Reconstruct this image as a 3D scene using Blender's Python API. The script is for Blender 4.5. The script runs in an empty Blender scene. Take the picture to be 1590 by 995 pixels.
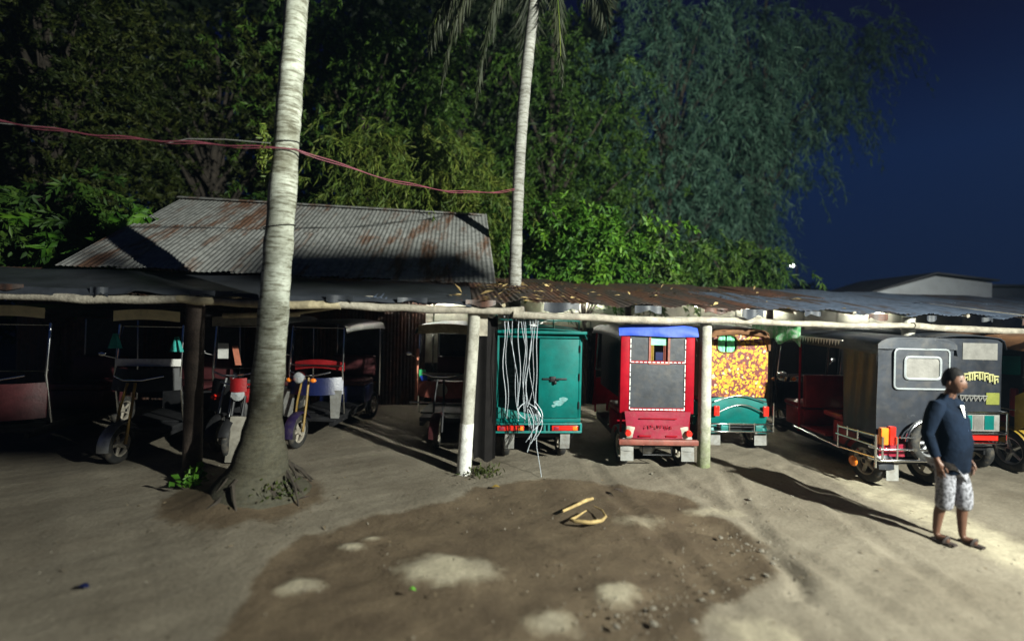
import bpy, bmesh, math, random
import numpy as np
from mathutils import Vector, Matrix
R = math.radians
random.seed(7); rng = np.random.default_rng(11)
SC = bpy.context.scene
COL = SC.collection

# ------------------------------------------------------------------ camera, world, light
cam_d = bpy.data.cameras.new('camera'); cam = bpy.data.objects.new('camera', cam_d); COL.objects.link(cam)
cam.matrix_world = Matrix.Translation((0, 0, 2.2)) @ Matrix.Rotation(R(90), 4, 'X') @ Matrix.Rotation(R(1.26), 4, 'Z')
cam_d.sensor_width = 36; cam_d.lens = 36 * 700 / 1590; cam_d.shift_y = -17.5 / 1590
cam_d.clip_end = 500; cam_d.clip_start = .05
SC.camera = cam
cam_d.dof.use_dof = True; cam_d.dof.focus_distance = 6.6; cam_d.dof.aperture_fstop = .27

w = bpy.data.worlds.new('World'); SC.world = w; w.use_nodes = True
nt = w.node_tree; nt.nodes.clear()
wo = nt.nodes.new('ShaderNodeOutputWorld'); bg = nt.nodes.new('ShaderNodeBackground')
tc = nt.nodes.new('ShaderNodeTexCoord'); sp = nt.nodes.new('ShaderNodeSeparateXYZ')
rp = nt.nodes.new('ShaderNodeValToRGB')
nt.links.new(tc.outputs['Generated'], sp.inputs[0]); nt.links.new(sp.outputs['Z'], rp.inputs[0])
el = rp.color_ramp.elements
el[0].position = 0.0; el[0].color = (.0050, .0115, .035, 1); el[1].position = .75; el[1].color = (.0016, .0016, .010, 1)
for p_, c_ in ((.27, (.0035, .012, .050, 1)), (.46, (.0012, .0017, .019, 1))): x_ = el.new(p_); x_.color = c_
nt.links.new(rp.outputs[0], bg.inputs[0]); bg.inputs[1].default_value = 1.0
nt.links.new(bg.outputs[0], wo.inputs[0])
SC.view_settings.view_transform = 'Standard'; SC.view_settings.look = 'None'
SC.view_settings.exposure = 0; SC.view_settings.gamma = 1; SC.view_settings.use_curve_mapping = False
SC.cycles.use_denoising = True
LAMP_POS = (7.0, -.4, 5.0); LAMP_W = 14200
TUBE_STRENGTH = 130

# ------------------------------------------------------------------ materials
MATS = {}
def mk(name, col, rough=.6, metal=0., var=.2, scale=6., bump=.1, spec=.4, col2=None, dirt=0., emis=None, es=0., bscale=None, coat=0.):
    m = bpy.data.materials.new(name); m.use_nodes = True; t = m.node_tree; n = t.nodes; l = t.links
    b = n['Principled BSDF']
    b.inputs['Roughness'].default_value = rough; b.inputs['Metallic'].default_value = metal
    b.inputs['Specular IOR Level'].default_value = spec
    b.inputs['Coat Weight'].default_value = coat
    co = n.new('ShaderNodeTexCoord')
    ns = n.new('ShaderNodeTexNoise'); ns.inputs['Scale'].default_value = scale; ns.inputs['Detail'].default_value = 6
    ns.inputs['Roughness'].default_value = .65
    l.new(co.outputs['Object'], ns.inputs['Vector'])
    r = n.new('ShaderNodeValToRGB')
    c2 = col2 or tuple(min(1, c * (1 + var)) for c in col); c1 = tuple(c * (1 - var) for c in col)
    r.color_ramp.elements[0].position = .35; r.color_ramp.elements[1].position = .65
    r.color_ramp.elements[0].color = (*c1, 1); r.color_ramp.elements[1].color = (*c2, 1)
    l.new(ns.outputs['Fac'], r.inputs[0])
    out = r.outputs[0]
    if dirt:
        n2 = n.new('ShaderNodeTexNoise'); n2.inputs['Scale'].default_value = scale * 2.3; n2.inputs['Detail'].default_value = 8
        l.new(co.outputs['Object'], n2.inputs['Vector'])
        r2 = n.new('ShaderNodeValToRGB'); r2.color_ramp.elements[0].position = .48; r2.color_ramp.elements[1].position = .7
        r2.color_ramp.elements[0].color = (0, 0, 0, 1); r2.color_ramp.elements[1].color = (dirt, dirt, dirt, 1)
        l.new(n2.outputs['Fac'], r2.inputs[0])
        mx = n.new('ShaderNodeMix'); mx.data_type = 'RGBA'; l.new(r2.outputs[0], mx.inputs[0]); l.new(out, mx.inputs[6])
        mx.inputs[7].default_value = (.12, .10, .075, 1); out = mx.outputs[2]
    l.new(out, b.inputs['Base Color'])
    if bump:
        n3 = n.new('ShaderNodeTexNoise'); n3.inputs['Scale'].default_value = bscale or scale * 5; n3.inputs['Detail'].default_value = 5
        l.new(co.outputs['Object'], n3.inputs['Vector'])
        bp = n.new('ShaderNodeBump'); bp.inputs['Strength'].default_value = bump; bp.inputs['Distance'].default_value = .02
        l.new(n3.outputs['Fac'], bp.inputs['Height']); l.new(bp.outputs[0], b.inputs['Normal'])
    if emis:
        b.inputs['Emission Color'].default_value = (*emis, 1); b.inputs['Emission Strength'].default_value = es
    MATS[name] = m
    return m

mk('concrete_post', (.42, .41, .36), .85, var=.3, scale=5, bump=.5, dirt=.5)
mk('whitewash', (.66, .66, .63), .85, var=.2, scale=9, bump=.4, dirt=.4)
mk('moss_concrete', (.13, .17, .07), .9, var=.4, scale=9, bump=.5)
mk('dark_wood', (.045, .032, .025), .8, var=.4, scale=8, bump=.5)
mk('bamboo', (.34, .29, .19), .6, var=.35, scale=5, bump=.3, dirt=.4)
mk('grey_timber', (.27, .245, .20), .85, var=.3, scale=7, bump=.5, dirt=.4)
mk('chrome', (.78, .79, .8), .16, 1., var=.05, bump=.02)
mk('dull_steel', (.34, .35, .36), .42, .85, var=.25, bump=.1, dirt=.3)
mk('shade_black', (.010, .009, .009), .9, spec=.1)  # near-black standing in for shade on the added screen and lower rear wall
mk('dark_steel', (.018, .018, .02), .55, .3, var=.3, bump=.1)
mk('tyre_rubber', (.02, .02, .02), .8, var=.3, bump=.3, dirt=.5)
mk('rim_silver', (.55, .56, .58), .35, .9, var=.15, bump=.05, dirt=.2)
mk('rim_dusty', (.32, .29, .24), .7, .2, var=.3, dirt=.4)
mk('black_vinyl', (.014, .017, .024), .45, var=.35, scale=3, bump=.35, bscale=5, spec=.5, dirt=.12)
mk('slate_vinyl', (.03, .034, .042), .5, var=.25, scale=4, bump=.3, bscale=7, dirt=.2)
mk('clear_plastic', (.15, .145, .135), .4, var=.2, scale=6, bump=.2)
mk('plastic_edge', (.22, .24, .25), .4, var=.15)
mk('teal_paint', (.0005, .098, .088), .55, var=.28, scale=2.2, bump=.3, bscale=3.5, dirt=.05, spec=.14)
mk('teal_dark', (.004, .13, .12), .45, var=.25, dirt=.3)
mk('red_paint', (.22, .002, .009), .55, var=.25, scale=3, bump=.3, bscale=4, dirt=.03, spec=.08)
mk('red_vinyl', (.20, .008, .010), .4, var=.2, bump=.15, coat=.2)
mk('red_faded', (.20, .008, .026), .45, var=.2, scale=5, dirt=.2)
mk('red_lamp', (.55, .02, .012), .15, var=.1, coat=.6, bump=0)
mk('orange_lamp', (.75, .19, .02), .2, var=.15, coat=.5, bump=0)
mk('lamp_glass', (.75, .78, .8), .08, .6, var=.2, scale=30, bump=.2)
mk('blue_tarp', (.008, .045, .36), .6, var=.2, scale=5, bump=.5, bscale=6)
mk('white_paint', (.72, .71, .68), .5, var=.1, dirt=.3)
mk('navy_paint', (.006, .010, .05), .35, var=.2, coat=.3)
mk('purple_paint', (.018, .011, .045), .4, var=.2, dirt=.2)
mk('yellow_paint', (.20, .12, .018), .5, var=.25, dirt=.4)
mk('yellow_panel', (.26, .17, .02), .5, var=.2, dirt=.2)
mk('brown_cloth', (.13, .06, .025), .8, var=.3)
mk('cream_cloth', (.80, .70, .44), .7, var=.2, scale=4, bump=.2)
mk('maroon_dark', (.05, .012, .014), .5, var=.3)
mk('rust_red_paint', (.20, .06, .045), .5, var=.3, dirt=.3)
mk('pale_board', (.24, .225, .19), .8, var=.2, dirt=.4)
mk('white_strip', (.38, .42, .46), .3, var=.15, bump=0, spec=.6)
mk('green_plastic', (.05, .42, .16), .4, var=.2)
mk('green_curtain', (.20, .72, .36), .5, var=.25, scale=9)
mk('teal_cloth', (.03, .30, .27), .8, var=.25)
mk('paper', (.52, .52, .50), .8, var=.15)
mk('salmon', (.45, .16, .10), .7, var=.2)
mk('grey_flap', (.20, .20, .19), .8, var=.2, dirt=.5)
mk('pink_cable', (.14, .035, .05), .5, var=.3, scale=3)
mk('grey_wire', (.18, .18, .17), .5)
mk('black_wire', (.015, .015, .015), .5)
mk('dry_palm', (.36, .26, .11), .8, var=.35, scale=12, dirt=.2)
mk('dry_litter', (.10, .075, .045), .9, var=.5, scale=3)
mk('stone', (.20, .18, .145), .85, var=.3, scale=9, bump=.6, dirt=.4)
mk('green_leaf_bright', (.10, .32, .03), .5, var=.3)
mk('skin', (.10, .048, .03), .5, var=.12, scale=12)
mk('hair', (.004, .0035, .0035), .75, var=.3, spec=.15)
mk('navy_shirt', (.004, .008, .017), .9, spec=.08, var=.35, scale=5, bump=.5, bscale=14)
mk('undershirt', (.75, .75, .75), .8)
mk('sandal', (.028, .02, .018), .7, var=.3)
mk('black_tarp', (.03, .034, .042), .42, var=.35, scale=2, bump=.5, bscale=4)
mk('rear_wall_pale', (.55, .55, .46), .8, var=.2, scale=2, dirt=.3)
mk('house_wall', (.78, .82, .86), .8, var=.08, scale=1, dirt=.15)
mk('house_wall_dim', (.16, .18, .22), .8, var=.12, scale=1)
mk('house_roof', (.10, .10, .11), .7, var=.3, scale=2)
mk('bark', (.035, .028, .021), .9, var=.4, bump=.6)
mk('tube_glow', (.9, .9, .85), .4, bump=0, emis=(1., .97, .85), es=TUBE_STRENGTH)
mk('lamp_glow', (.9, .9, .9), .4, bump=0, emis=(.95, 1., .98), es=30)
mk('lens_red', (.4, .01, .01), .3, bump=0)

def floral_mat():
    m = bpy.data.materials.new('floral_print'); m.use_nodes = True; t = m.node_tree; n = t.nodes; l = t.links
    b = n['Principled BSDF']; b.inputs['Roughness'].default_value = .45
    co = n.new('ShaderNodeTexCoord')
    ns = n.new('ShaderNodeTexNoise'); ns.inputs['Scale'].default_value = 14; l.new(co.outputs['Object'], ns.inputs['Vector'])
    mxv = n.new('ShaderNodeMix'); mxv.data_type = 'RGBA'; mxv.inputs[0].default_value = .09
    l.new(co.outputs['Object'], mxv.inputs[6]); l.new(ns.outputs['Color'], mxv.inputs[7])
    v = n.new('ShaderNodeTexVoronoi'); v.inputs['Scale'].default_value = 25; l.new(mxv.outputs[2], v.inputs['Vector'])
    s = n.new('ShaderNodeSeparateColor'); l.new(v.outputs['Color'], s.inputs[0])
    r = n.new('ShaderNodeValToRGB'); r.color_ramp.interpolation = 'CONSTANT'
    el = r.color_ramp.elements
    el[0].position = 0; el[0].color = (.13, .018, .02, 1); el[1].position = .16; el[1].color = (.46, .25, .006, 1)
    for p, c in ((.45, (.50, .32, .010, 1)), (.74, (.10, .03, .03, 1)), (.80, (.45, .14, .015, 1)), (.95, (.45, .4, .25, 1))):
        x = el.new(p); x.color = c
    l.new(s.outputs[0], r.inputs[0]); 
    r2 = n.new('ShaderNodeValToRGB'); r2.color_ramp.elements[0].position = .52; r2.color_ramp.elements[1].position = .66
    l.new(v.outputs['Distance'], r2.inputs[0])
    mx = n.new('ShaderNodeMix'); mx.data_type = 'RGBA'; l.new(r2.outputs[0], mx.inputs[0]); l.new(r.outputs[0], mx.inputs[6])
    mx.inputs[7].default_value = (.12, .02, .018, 1)
    l.new(mx.outputs[2], b.inputs['Base Color']); MATS['floral_print'] = m
floral_mat()

def roof_mat(name, base, rust, amount):
    m = bpy.data.materials.new(name); m.use_nodes = True; t = m.node_tree; n = t.nodes; l = t.links
    b = n['Principled BSDF']; b.inputs['Metallic'].default_value = .15; b.inputs['Roughness'].default_value = .55
    g = n.new('ShaderNodeNewGeometry'); mp = n.new('ShaderNodeMapping'); mp.inputs['Scale'].default_value = (2.6, .55, .55)
    mp.inputs['Rotation'].default_value = (0, 0, R(-7))
    l.new(g.outputs['Position'], mp.inputs[0])
    oi = n.new('ShaderNodeObjectInfo')
    ns = n.new('ShaderNodeTexNoise'); ns.inputs['Scale'].default_value = 1.6; ns.inputs['Detail'].default_value = 9; ns.inputs['Roughness'].default_value = .68
    l.new(mp.outputs[0], ns.inputs['Vector'])
    ad = n.new('ShaderNodeMath'); ad.operation = 'MULTIPLY_ADD'; l.new(oi.outputs['Random'], ad.inputs[0]); ad.inputs[1].default_value = .12
    l.new(ns.outputs['Fac'], ad.inputs[2])
    r = n.new('ShaderNodeValToRGB'); r.color_ramp.elements[0].position = amount; r.color_ramp.elements[1].position = amount + .13
    r.color_ramp.elements[0].color = (*base, 1); r.color_ramp.elements[1].color = (*rust, 1)
    l.new(ad.outputs[0], r.inputs[0])
    n2 = n.new('ShaderNodeTexNoise'); n2.inputs['Scale'].default_value = 9; n2.inputs['Detail'].default_value = 6
    l.new(g.outputs['Position'], n2.inputs['Vector'])
    mx = n.new('ShaderNodeMix'); mx.data_type = 'RGBA'; mx.blend_type = 'MULTIPLY'; mx.inputs[0].default_value = .8
    r2 = n.new('ShaderNodeValToRGB'); r2.color_ramp.elements[0].color = (.45, .45, .45, 1); r2.color_ramp.elements[1].color = (1, 1, 1, 1)
    r2.color_ramp.elements[0].position = .3; r2.color_ramp.elements[1].position = .6
    l.new(n2.outputs['Fac'], r2.inputs[0]); l.new(r.outputs[0], mx.inputs[6]); l.new(r2.outputs[0], mx.inputs[7])
    l.new(mx.outputs[2], b.inputs['Base Color']); MATS[name] = m
roof_mat('tin_grey', (.275, .28, .27), (.16, .09, .06), .57)
roof_mat('tin_blue', (.085, .11, .16), (.06, .04, .03), .56)
roof_mat('tin_brown', (.06, .045, .04), (.11, .05, .032), .5)

def palm_mat(name, a, bcol, band, foot=(.07, .062, .04), zs=5., crack=.7):
    m = bpy.data.materials.new(name); m.use_nodes = True; t = m.node_tree; n = t.nodes; l = t.links
    b = n['Principled BSDF']; b.inputs['Roughness'].default_value = .88; b.inputs['Specular IOR Level'].default_value = .2
    co = n.new('ShaderNodeTexCoord')
    def noise(sc, sz, det=8, ro=.68):
        mp = n.new('ShaderNodeMapping'); mp.inputs['Scale'].default_value = (1, 1, sz); l.new(co.outputs['Object'], mp.inputs[0])
        x = n.new('ShaderNodeTexNoise'); x.inputs['Scale'].default_value = sc; x.inputs['Detail'].default_value = det; x.inputs['Roughness'].default_value = ro
        l.new(mp.outputs[0], x.inputs['Vector']); return x.outputs['Fac']
    def ramp(f, p0, c0, p1, c1):
        r = n.new('ShaderNodeValToRGB'); r.color_ramp.elements[0].position = p0; r.color_ramp.elements[1].position = p1
        r.color_ramp.elements[0].color = (*c0, 1); r.color_ramp.elements[1].color = (*c1, 1); l.new(f, r.inputs[0]); return r.outputs[0]
    def mix(f, x, y, mode='MIX'):
        q = n.new('ShaderNodeMix'); q.data_type = 'RGBA'; q.blend_type = mode
        if isinstance(f, float): q.inputs[0].default_value = f
        else: l.new(f, q.inputs[0])
        l.new(x, q.inputs[6]); l.new(y, q.inputs[7]); return q.outputs[2]
    base_ = ramp(noise(2.2, 1.6), .32, a, .66, bcol)
    cr = noise(5., zs); c = mix(crack, base_, ramp(cr, .40, (.30, .27, .22), .52, (1, 1, 1)), 'MULTIPLY')
    c = mix(.6, c, ramp(noise(26, 1.5, 5), .33, (.6, .6, .55), .6, (1, 1, 1)), 'MULTIPLY')
    sx = n.new('ShaderNodeSeparateXYZ'); l.new(co.outputs['Object'], sx.inputs[0])
    ma = n.new('ShaderNodeMath'); ma.operation = 'MULTIPLY_ADD'; l.new(noise(6, 1., 7), ma.inputs[0]); ma.inputs[1].default_value = -1.6; l.new(sx.outputs['Z'], ma.inputs[2])
    r3 = n.new('ShaderNodeMapRange'); r3.inputs[1].default_value = band - 1.1; r3.inputs[2].default_value = band; r3.inputs[3].default_value = .95; r3.inputs[4].default_value = 0
    l.new(ma.outputs[0], r3.inputs[0])
    ft = n.new('ShaderNodeRGB'); ft.outputs[0].default_value = (*foot, 1); ft2 = mix(.7, ft.outputs[0], ramp(noise(20, 1, 5), .35, (.5, .5, .5), .6, (1.2, 1.2, 1.2)), 'MULTIPLY')
    c = mix(r3.outputs[0], c, ft2); l.new(c, b.inputs['Base Color'])
    bp = n.new('ShaderNodeBump'); bp.inputs['Strength'].default_value = .6; bp.inputs['Distance'].default_value = .02; l.new(cr, bp.inputs['Height']); l.new(bp.outputs[0], b.inputs['Normal'])
    MATS[name] = m
palm_mat('palm_bark', (.17, .17, .13), (.54, .57, .50), 1.35, (.05, .045, .03), 6.5, .85)
palm_mat('palm_bark_slim', (.19, .19, .175), (.36, .36, .335), -1.2, zs=7.)
palm_mat('mossy_post', (.30, .29, .25), (.46, .45, .40), .1, (.12, .15, .05), 1., .35)
palm_mat('pale_post', (.32, .31, .27), (.48, .47, .42), -1.0, (.3, .3, .25), .8, .4)

def leaf_mat(name, c1, c2, c3):
    m = bpy.data.materials.new(name); m.use_nodes = True; t = m.node_tree; n = t.nodes; l = t.links
    b = n['Principled BSDF']; b.inputs['Roughness'].default_value = .55; b.inputs['Specular IOR Level'].default_value = .3
    g = n.new('ShaderNodeNewGeometry')
    ns = n.new('ShaderNodeTexNoise'); ns.inputs['Scale'].default_value = 1.1; ns.inputs['Detail'].default_value = 3; l.new(g.outputs['Position'], ns.inputs['Vector'])
    md = n.new('ShaderNodeMath'); md.operation = 'MULTIPLY_ADD'; l.new(g.outputs['Random Per Island'], md.inputs[0]); md.inputs[1].default_value = .35
    l.new(ns.outputs['Fac'], md.inputs[2])
    r = n.new('ShaderNodeValToRGB'); el = r.color_ramp.elements; el[0].position = .42; el[1].position = .9
    el[0].color = (*c1, 1); el[1].color = (*c3, 1); x = el.new(.65); x.color = (*c2, 1)
    l.new(md.outputs[0], r.inputs[0]); l.new(r.outputs[0], b.inputs['Base Color'])
    tr = n.new('ShaderNodeBsdfTranslucent'); l.new(r.outputs[0], tr.inputs[0])
    ms = n.new('ShaderNodeMixShader'); ms.inputs[0].default_value = .25
    l.new(b.outputs[0], ms.inputs[1]); l.new(tr.outputs[0], ms.inputs[2]); l.new(ms.outputs[0], n['Material Output'].inputs[0])
    MATS[name] = m
leaf_mat('leaf_olive', (.012, .021, .004), (.027, .042, .006), (.055, .066, .010))
leaf_mat('leaf_green', (.015, .042, .007), (.038, .088, .011), (.075, .135, .016))
leaf_mat('leaf_bright', (.020, .065, .006), (.045, .13, .010), (.10, .21, .015))
leaf_mat('leaf_bamboo', (.035, .065, .010), (.085, .135, .018), (.16, .19, .032))
leaf_mat('leaf_bluish', (.028, .075, .050), (.058, .125, .082), (.095, .175, .115))
leaf_mat('leaf_dark', (.012, .02, .01), (.02, .035, .014), (.03, .045, .02))
leaf_mat('frond', (.014, .02, .008), (.028, .036, .017), (.055, .06, .036))

def shorts_mat():
    m = bpy.data.materials.new('patterned_shorts'); m.use_nodes = True; t = m.node_tree; n = t.nodes; l = t.links
    b = n['Principled BSDF']; b.inputs['Roughness'].default_value = .85
    co = n.new('ShaderNodeTexCoord'); ns = n.new('ShaderNodeTexNoise'); ns.inputs['Scale'].default_value = 38; ns.inputs['Detail'].default_value = 3
    l.new(co.outputs['Object'], ns.inputs[0]); r = n.new('ShaderNodeValToRGB'); r.color_ramp.elements[0].position = .42; r.color_ramp.elements[1].position = .52
    r.color_ramp.elements[0].color = (.07, .07, .08, 1); r.color_ramp.elements[1].color = (.22, .22, .25, 1)
    l.new(ns.outputs['Fac'], r.inputs[0]); l.new(r.outputs[0], b.inputs['Base Color']); MATS['patterned_shorts'] = m
shorts_mat()

def ground_mat():
    m = bpy.data.materials.new('yard_earth'); m.use_nodes = True; t = m.node_tree; n = t.nodes; l = t.links
    b = n['Principled BSDF']; g = n.new('ShaderNodeNewGeometry')
    def noise(sc, det=8, ro=.65):
        x = n.new('ShaderNodeTexNoise'); x.inputs['Scale'].default_value = sc; x.inputs['Detail'].default_value = det; x.inputs['Roughness'].default_value = ro
        l.new(g.outputs['Position'], x.inputs['Vector']); return x.outputs['Fac']
    def ramp(f, p0, c0, p1, c1):
        r = n.new('ShaderNodeValToRGB'); r.color_ramp.elements[0].position = p0; r.color_ramp.elements[1].position = p1
        r.color_ramp.elements[0].color = (*c0, 1); r.color_ramp.elements[1].color = (*c1, 1); l.new(f, r.inputs[0]); return r.outputs[0]
    def mix(f, a, c, mode='MIX'):
        x = n.new('ShaderNodeMix'); x.data_type = 'RGBA'; x.blend_type = mode
        if isinstance(f, float): x.inputs[0].default_value = f
        else: l.new(f, x.inputs[0])
        l.new(a, x.inputs[6]); l.new(c, x.inputs[7]); return x.outputs[2]
    dry = ramp(noise(1.3), .35, (.136, .115, .086), .65, (.206, .180, .138))
    fine = ramp(noise(34, 4), .35, (.72, .72, .72), .62, (1, 1, 1))
    dry = mix(.8, dry, fine, 'MULTIPLY')
    wet = ramp(noise(2.6), .35, (.070, .051, .033), .68, (.120, .090, .058))
    wet = mix(.6, wet, fine, 'MULTIPLY')
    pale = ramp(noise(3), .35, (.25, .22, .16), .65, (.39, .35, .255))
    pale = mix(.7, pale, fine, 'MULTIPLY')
    aw = n.new('ShaderNodeAttribute'); aw.attribute_name = 'wet'; ap = n.new('ShaderNodeAttribute'); ap.attribute_name = 'pale'
    def edge(at, ns, amt, lo, hi):
        ma = n.new('ShaderNodeMath'); ma.operation = 'MULTIPLY_ADD'; l.new(ns, ma.inputs[0]); ma.inputs[1].default_value = amt; l.new(at.outputs['Fac'], ma.inputs[2])
        mr = n.new('ShaderNodeMapRange'); l.new(ma.outputs[0], mr.inputs[0]); mr.inputs[1].default_value = lo + amt / 2; mr.inputs[2].default_value = hi + amt / 2; return mr.outputs[0]
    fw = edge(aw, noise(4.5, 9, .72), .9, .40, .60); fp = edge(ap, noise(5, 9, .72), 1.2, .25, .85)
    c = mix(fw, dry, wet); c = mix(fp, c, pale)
    # scattered dark litter specks
    vo = n.new('ShaderNodeTexNoise'); vo.inputs['Scale'].default_value = 22; vo.inputs['Detail'].default_value = 3; l.new(g.outputs['Position'], vo.inputs['Vector'])
    spk = ramp(vo.outputs['Fac'], .68, (1, 1, 1), .76, (.35, .30, .25)); c = mix(.8, c, spk, 'MULTIPLY')
    l.new(c, b.inputs['Base Color'])
    mr = n.new('ShaderNodeMapRange'); l.new(fw, mr.inputs[0]); mr.inputs[3].default_value = .92; mr.inputs[4].default_value = .68; l.new(mr.outputs[0], b.inputs['Roughness'])
    b.inputs['Specular IOR Level'].default_value = .25
    bp = n.new('ShaderNodeBump'); bp.inputs['Strength'].default_value = .55; bp.inputs['Distance'].default_value = .03
    l.new(noise(14, 10, .7), bp.inputs['Height']); l.new(bp.outputs[0], b.inputs['Normal'])
    MATS['yard_earth'] = m
ground_mat()

def thin_sheet():
    m = bpy.data.materials.new('thin_green_sheet'); m.use_nodes = True; t = m.node_tree; n = t.nodes; b = n['Principled BSDF']; b.inputs['Base Color'].default_value = (.45, .7, .5, 1); b.inputs['Roughness'].default_value = .5
    ns = n.new('ShaderNodeTexNoise'); ns.inputs['Scale'].default_value = 7; ns.inputs['Detail'].default_value = 5; r = n.new('ShaderNodeValToRGB'); r.color_ramp.elements[0].position = .42; r.color_ramp.elements[1].position = .58
    r.color_ramp.elements[0].color = (.28, .7, .36, 1); r.color_ramp.elements[1].color = (.85, .93, .85, 1); t.links.new(ns.outputs['Fac'], r.inputs[0])
    tr = n.new('ShaderNodeBsdfTranslucent'); ms = n.new('ShaderNodeMixShader'); ms.inputs[0].default_value = .7; t.links.new(r.outputs[0], tr.inputs[0]); t.links.new(r.outputs[0], b.inputs['Base Color'])
    t.links.new(b.outputs[0], ms.inputs[1]); t.links.new(tr.outputs[0], ms.inputs[2]); t.links.new(ms.outputs[0], n['Material Output'].inputs[0]); MATS['thin_green_sheet'] = m
thin_sheet()

# ------------------------------------------------------------------ helpers
class MB:
    def __init__(s): s.v = []; s.f = []; s.sm = []
    def add(s, vs, fs, smooth=False):
        o = len(s.v); s.v += [tuple(p) for p in vs]; s.f += [tuple(i + o for i in f) for f in fs]; s.sm += [smooth] * len(fs); return s
    def box(s, x0, x1, y0, y1, z0, z1, bev=0.0):
        if bev <= 0:
            vs = [(x, y, z) for x in (x0, x1) for y in (y0, y1) for z in (z0, z1)]
            return s.add(vs, [(0, 1, 3, 2), (4, 6, 7, 5), (0, 4, 5, 1), (2, 3, 7, 6), (0, 2, 6, 4), (1, 5, 7, 3)])
        bm = bmesh.new(); bmesh.ops.create_cube(bm, size=1)
        for q in bm.verts: q.co = Vector(((x0 + x1) / 2 + q.co.x * (x1 - x0), (y0 + y1) / 2 + q.co.y * (y1 - y0), (z0 + z1) / 2 + q.co.z * (z1 - z0)))
        bmesh.ops.bevel(bm, geom=bm.edges[:] + bm.verts[:], offset=bev, segments=2, affect='EDGES', profile=.5)
        s.bm(bm); return s
    def bm(s, bm, smooth=True):
        bm.verts.index_update(); s.add([q.co for q in bm.verts], [tuple(x.index for x in f.verts) for f in bm.faces], smooth); bm.free()
    def tube(s, pts, r, n=8, cap=True):
        pts = [Vector(p) for p in pts]; rs = r if isinstance(r, (list, tuple)) else [r] * len(pts)
        vs = []; up = None
        for i, p in enumerate(pts):
            d = (pts[min(i + 1, len(pts) - 1)] - pts[max(i - 1, 0)]).normalized()
            if up is None: up = Vector((0, 0, 1)) if abs(d.z) < .9 else Vector((1, 0, 0))
            a = d.cross(up).normalized(); b2 = a.cross(d).normalized(); up = b2
            for k in range(n):
                t = 2 * math.pi * k / n; vs.append(p + (a * math.cos(t) + b2 * math.sin(t)) * rs[i])
        fs = [(i * n + k, i * n + (k + 1) % n, (i + 1) * n + (k + 1) % n, (i + 1) * n + k) for i in range(len(pts) - 1) for k in range(n)]
        if cap: fs += [tuple(range(n - 1, -1, -1)), tuple(range((len(pts) - 1) * n, len(pts) * n))]
        return s.add(vs, fs, n > 4)
    def lathe(s, prof, c, axis='x', n=24, closed=False):
        vs = []
        for r, h in prof:
            for k in range(n):
                t = 2 * math.pi * k / n; a, b2 = r * math.cos(t), r * math.sin(t)
                q = {'x': (h, a, b2), 'y': (a, h, b2), 'z': (a, b2, h)}[axis]
                vs.append((c[0] + q[0], c[1] + q[1], c[2] + q[2]))
        m = len(prof); rng_ = range(m if closed else m - 1)
        return s.add(vs, [(i * n + k, i * n + (k + 1) % n, ((i + 1) % m) * n + (k + 1) % n, ((i + 1) % m) * n + k) for i in rng_ for k in range(n)], True)
    def grid(s, fn, nu, nv, smooth=True):
        vs = [fn(i / nu, j / nv) for i in range(nu + 1) for j in range(nv + 1)]
        return s.add(vs, [(i * (nv + 1) + j, (i + 1) * (nv + 1) + j, (i + 1) * (nv + 1) + j + 1, i * (nv + 1) + j + 1) for i in range(nu) for j in range(nv)], smooth)
    def slab(s, fn, nu, nv, off, smooth=True):
        """a sheet with thickness: fn surface plus the same surface shifted by off, edges closed"""
        o = Vector(off); A = [Vector(fn(i / nu, j / nv)) for i in range(nu + 1) for j in range(nv + 1)]; N = len(A)
        q = lambda i, j: i * (nv + 1) + j
        fs = []
        for i in range(nu):
            for j in range(nv):
                a, b2, c, d = q(i, j), q(i + 1, j), q(i + 1, j + 1), q(i, j + 1); fs += [(a, b2, c, d), (a + N, d + N, c + N, b2 + N)]
        for i in range(nu):
            for j in (0, nv): a, b2 = q(i, j), q(i + 1, j); fs.append((a, a + N, b2 + N, b2) if j == 0 else (b2, b2 + N, a + N, a))
        for j in range(nv):
            for i in (0, nu): a, b2 = q(i, j), q(i, j + 1); fs.append((a, b2, b2 + N, a + N) if i == 0 else (b2, a, a + N, b2 + N))
        return s.add(A + [p + o for p in A], fs, smooth)
    def prism(s, poly, d, fn=None):
        """poly: list of 3D points, extruded by vector d"""
        d = Vector(d); P = [Vector(p) for p in poly]; n = len(P)
        return s.add(P + [p + d for p in P], [tuple(range(n - 1, -1, -1)), tuple(range(n, 2 * n))] + [(i, (i + 1) % n, n + (i + 1) % n, n + i) for i in range(n)])
    def ball(s, c, r, n=12, m=8):
        rx, ry, rz = r if isinstance(r, (tuple, list)) else (r, r, r)
        vs = [(c[0], c[1], c[2] - rz)]
        for i in range(1, m):
            t = math.pi * i / m - math.pi / 2
            for k in range(n):
                a = 2 * math.pi * k / n; vs.append((c[0] + rx * math.cos(t) * math.cos(a), c[1] + ry * math.cos(t) * math.sin(a), c[2] + rz * math.sin(t)))
        vs.append((c[0], c[1], c[2] + rz)); L = len(vs) - 1
        fs = [(0, 1 + (k + 1) % n, 1 + k) for k in range(n)]
        for i in range(m - 2): fs += [(1 + i * n + k, 1 + i * n + (k + 1) % n, 1 + (i + 1) * n + (k + 1) % n, 1 + (i + 1) * n + k) for k in range(n)]
        b0 = 1 + (m - 2) * n; fs += [(L, b0 + k, b0 + (k + 1) % n) for k in range(n)]
        return s.add(vs, fs, True)
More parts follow.
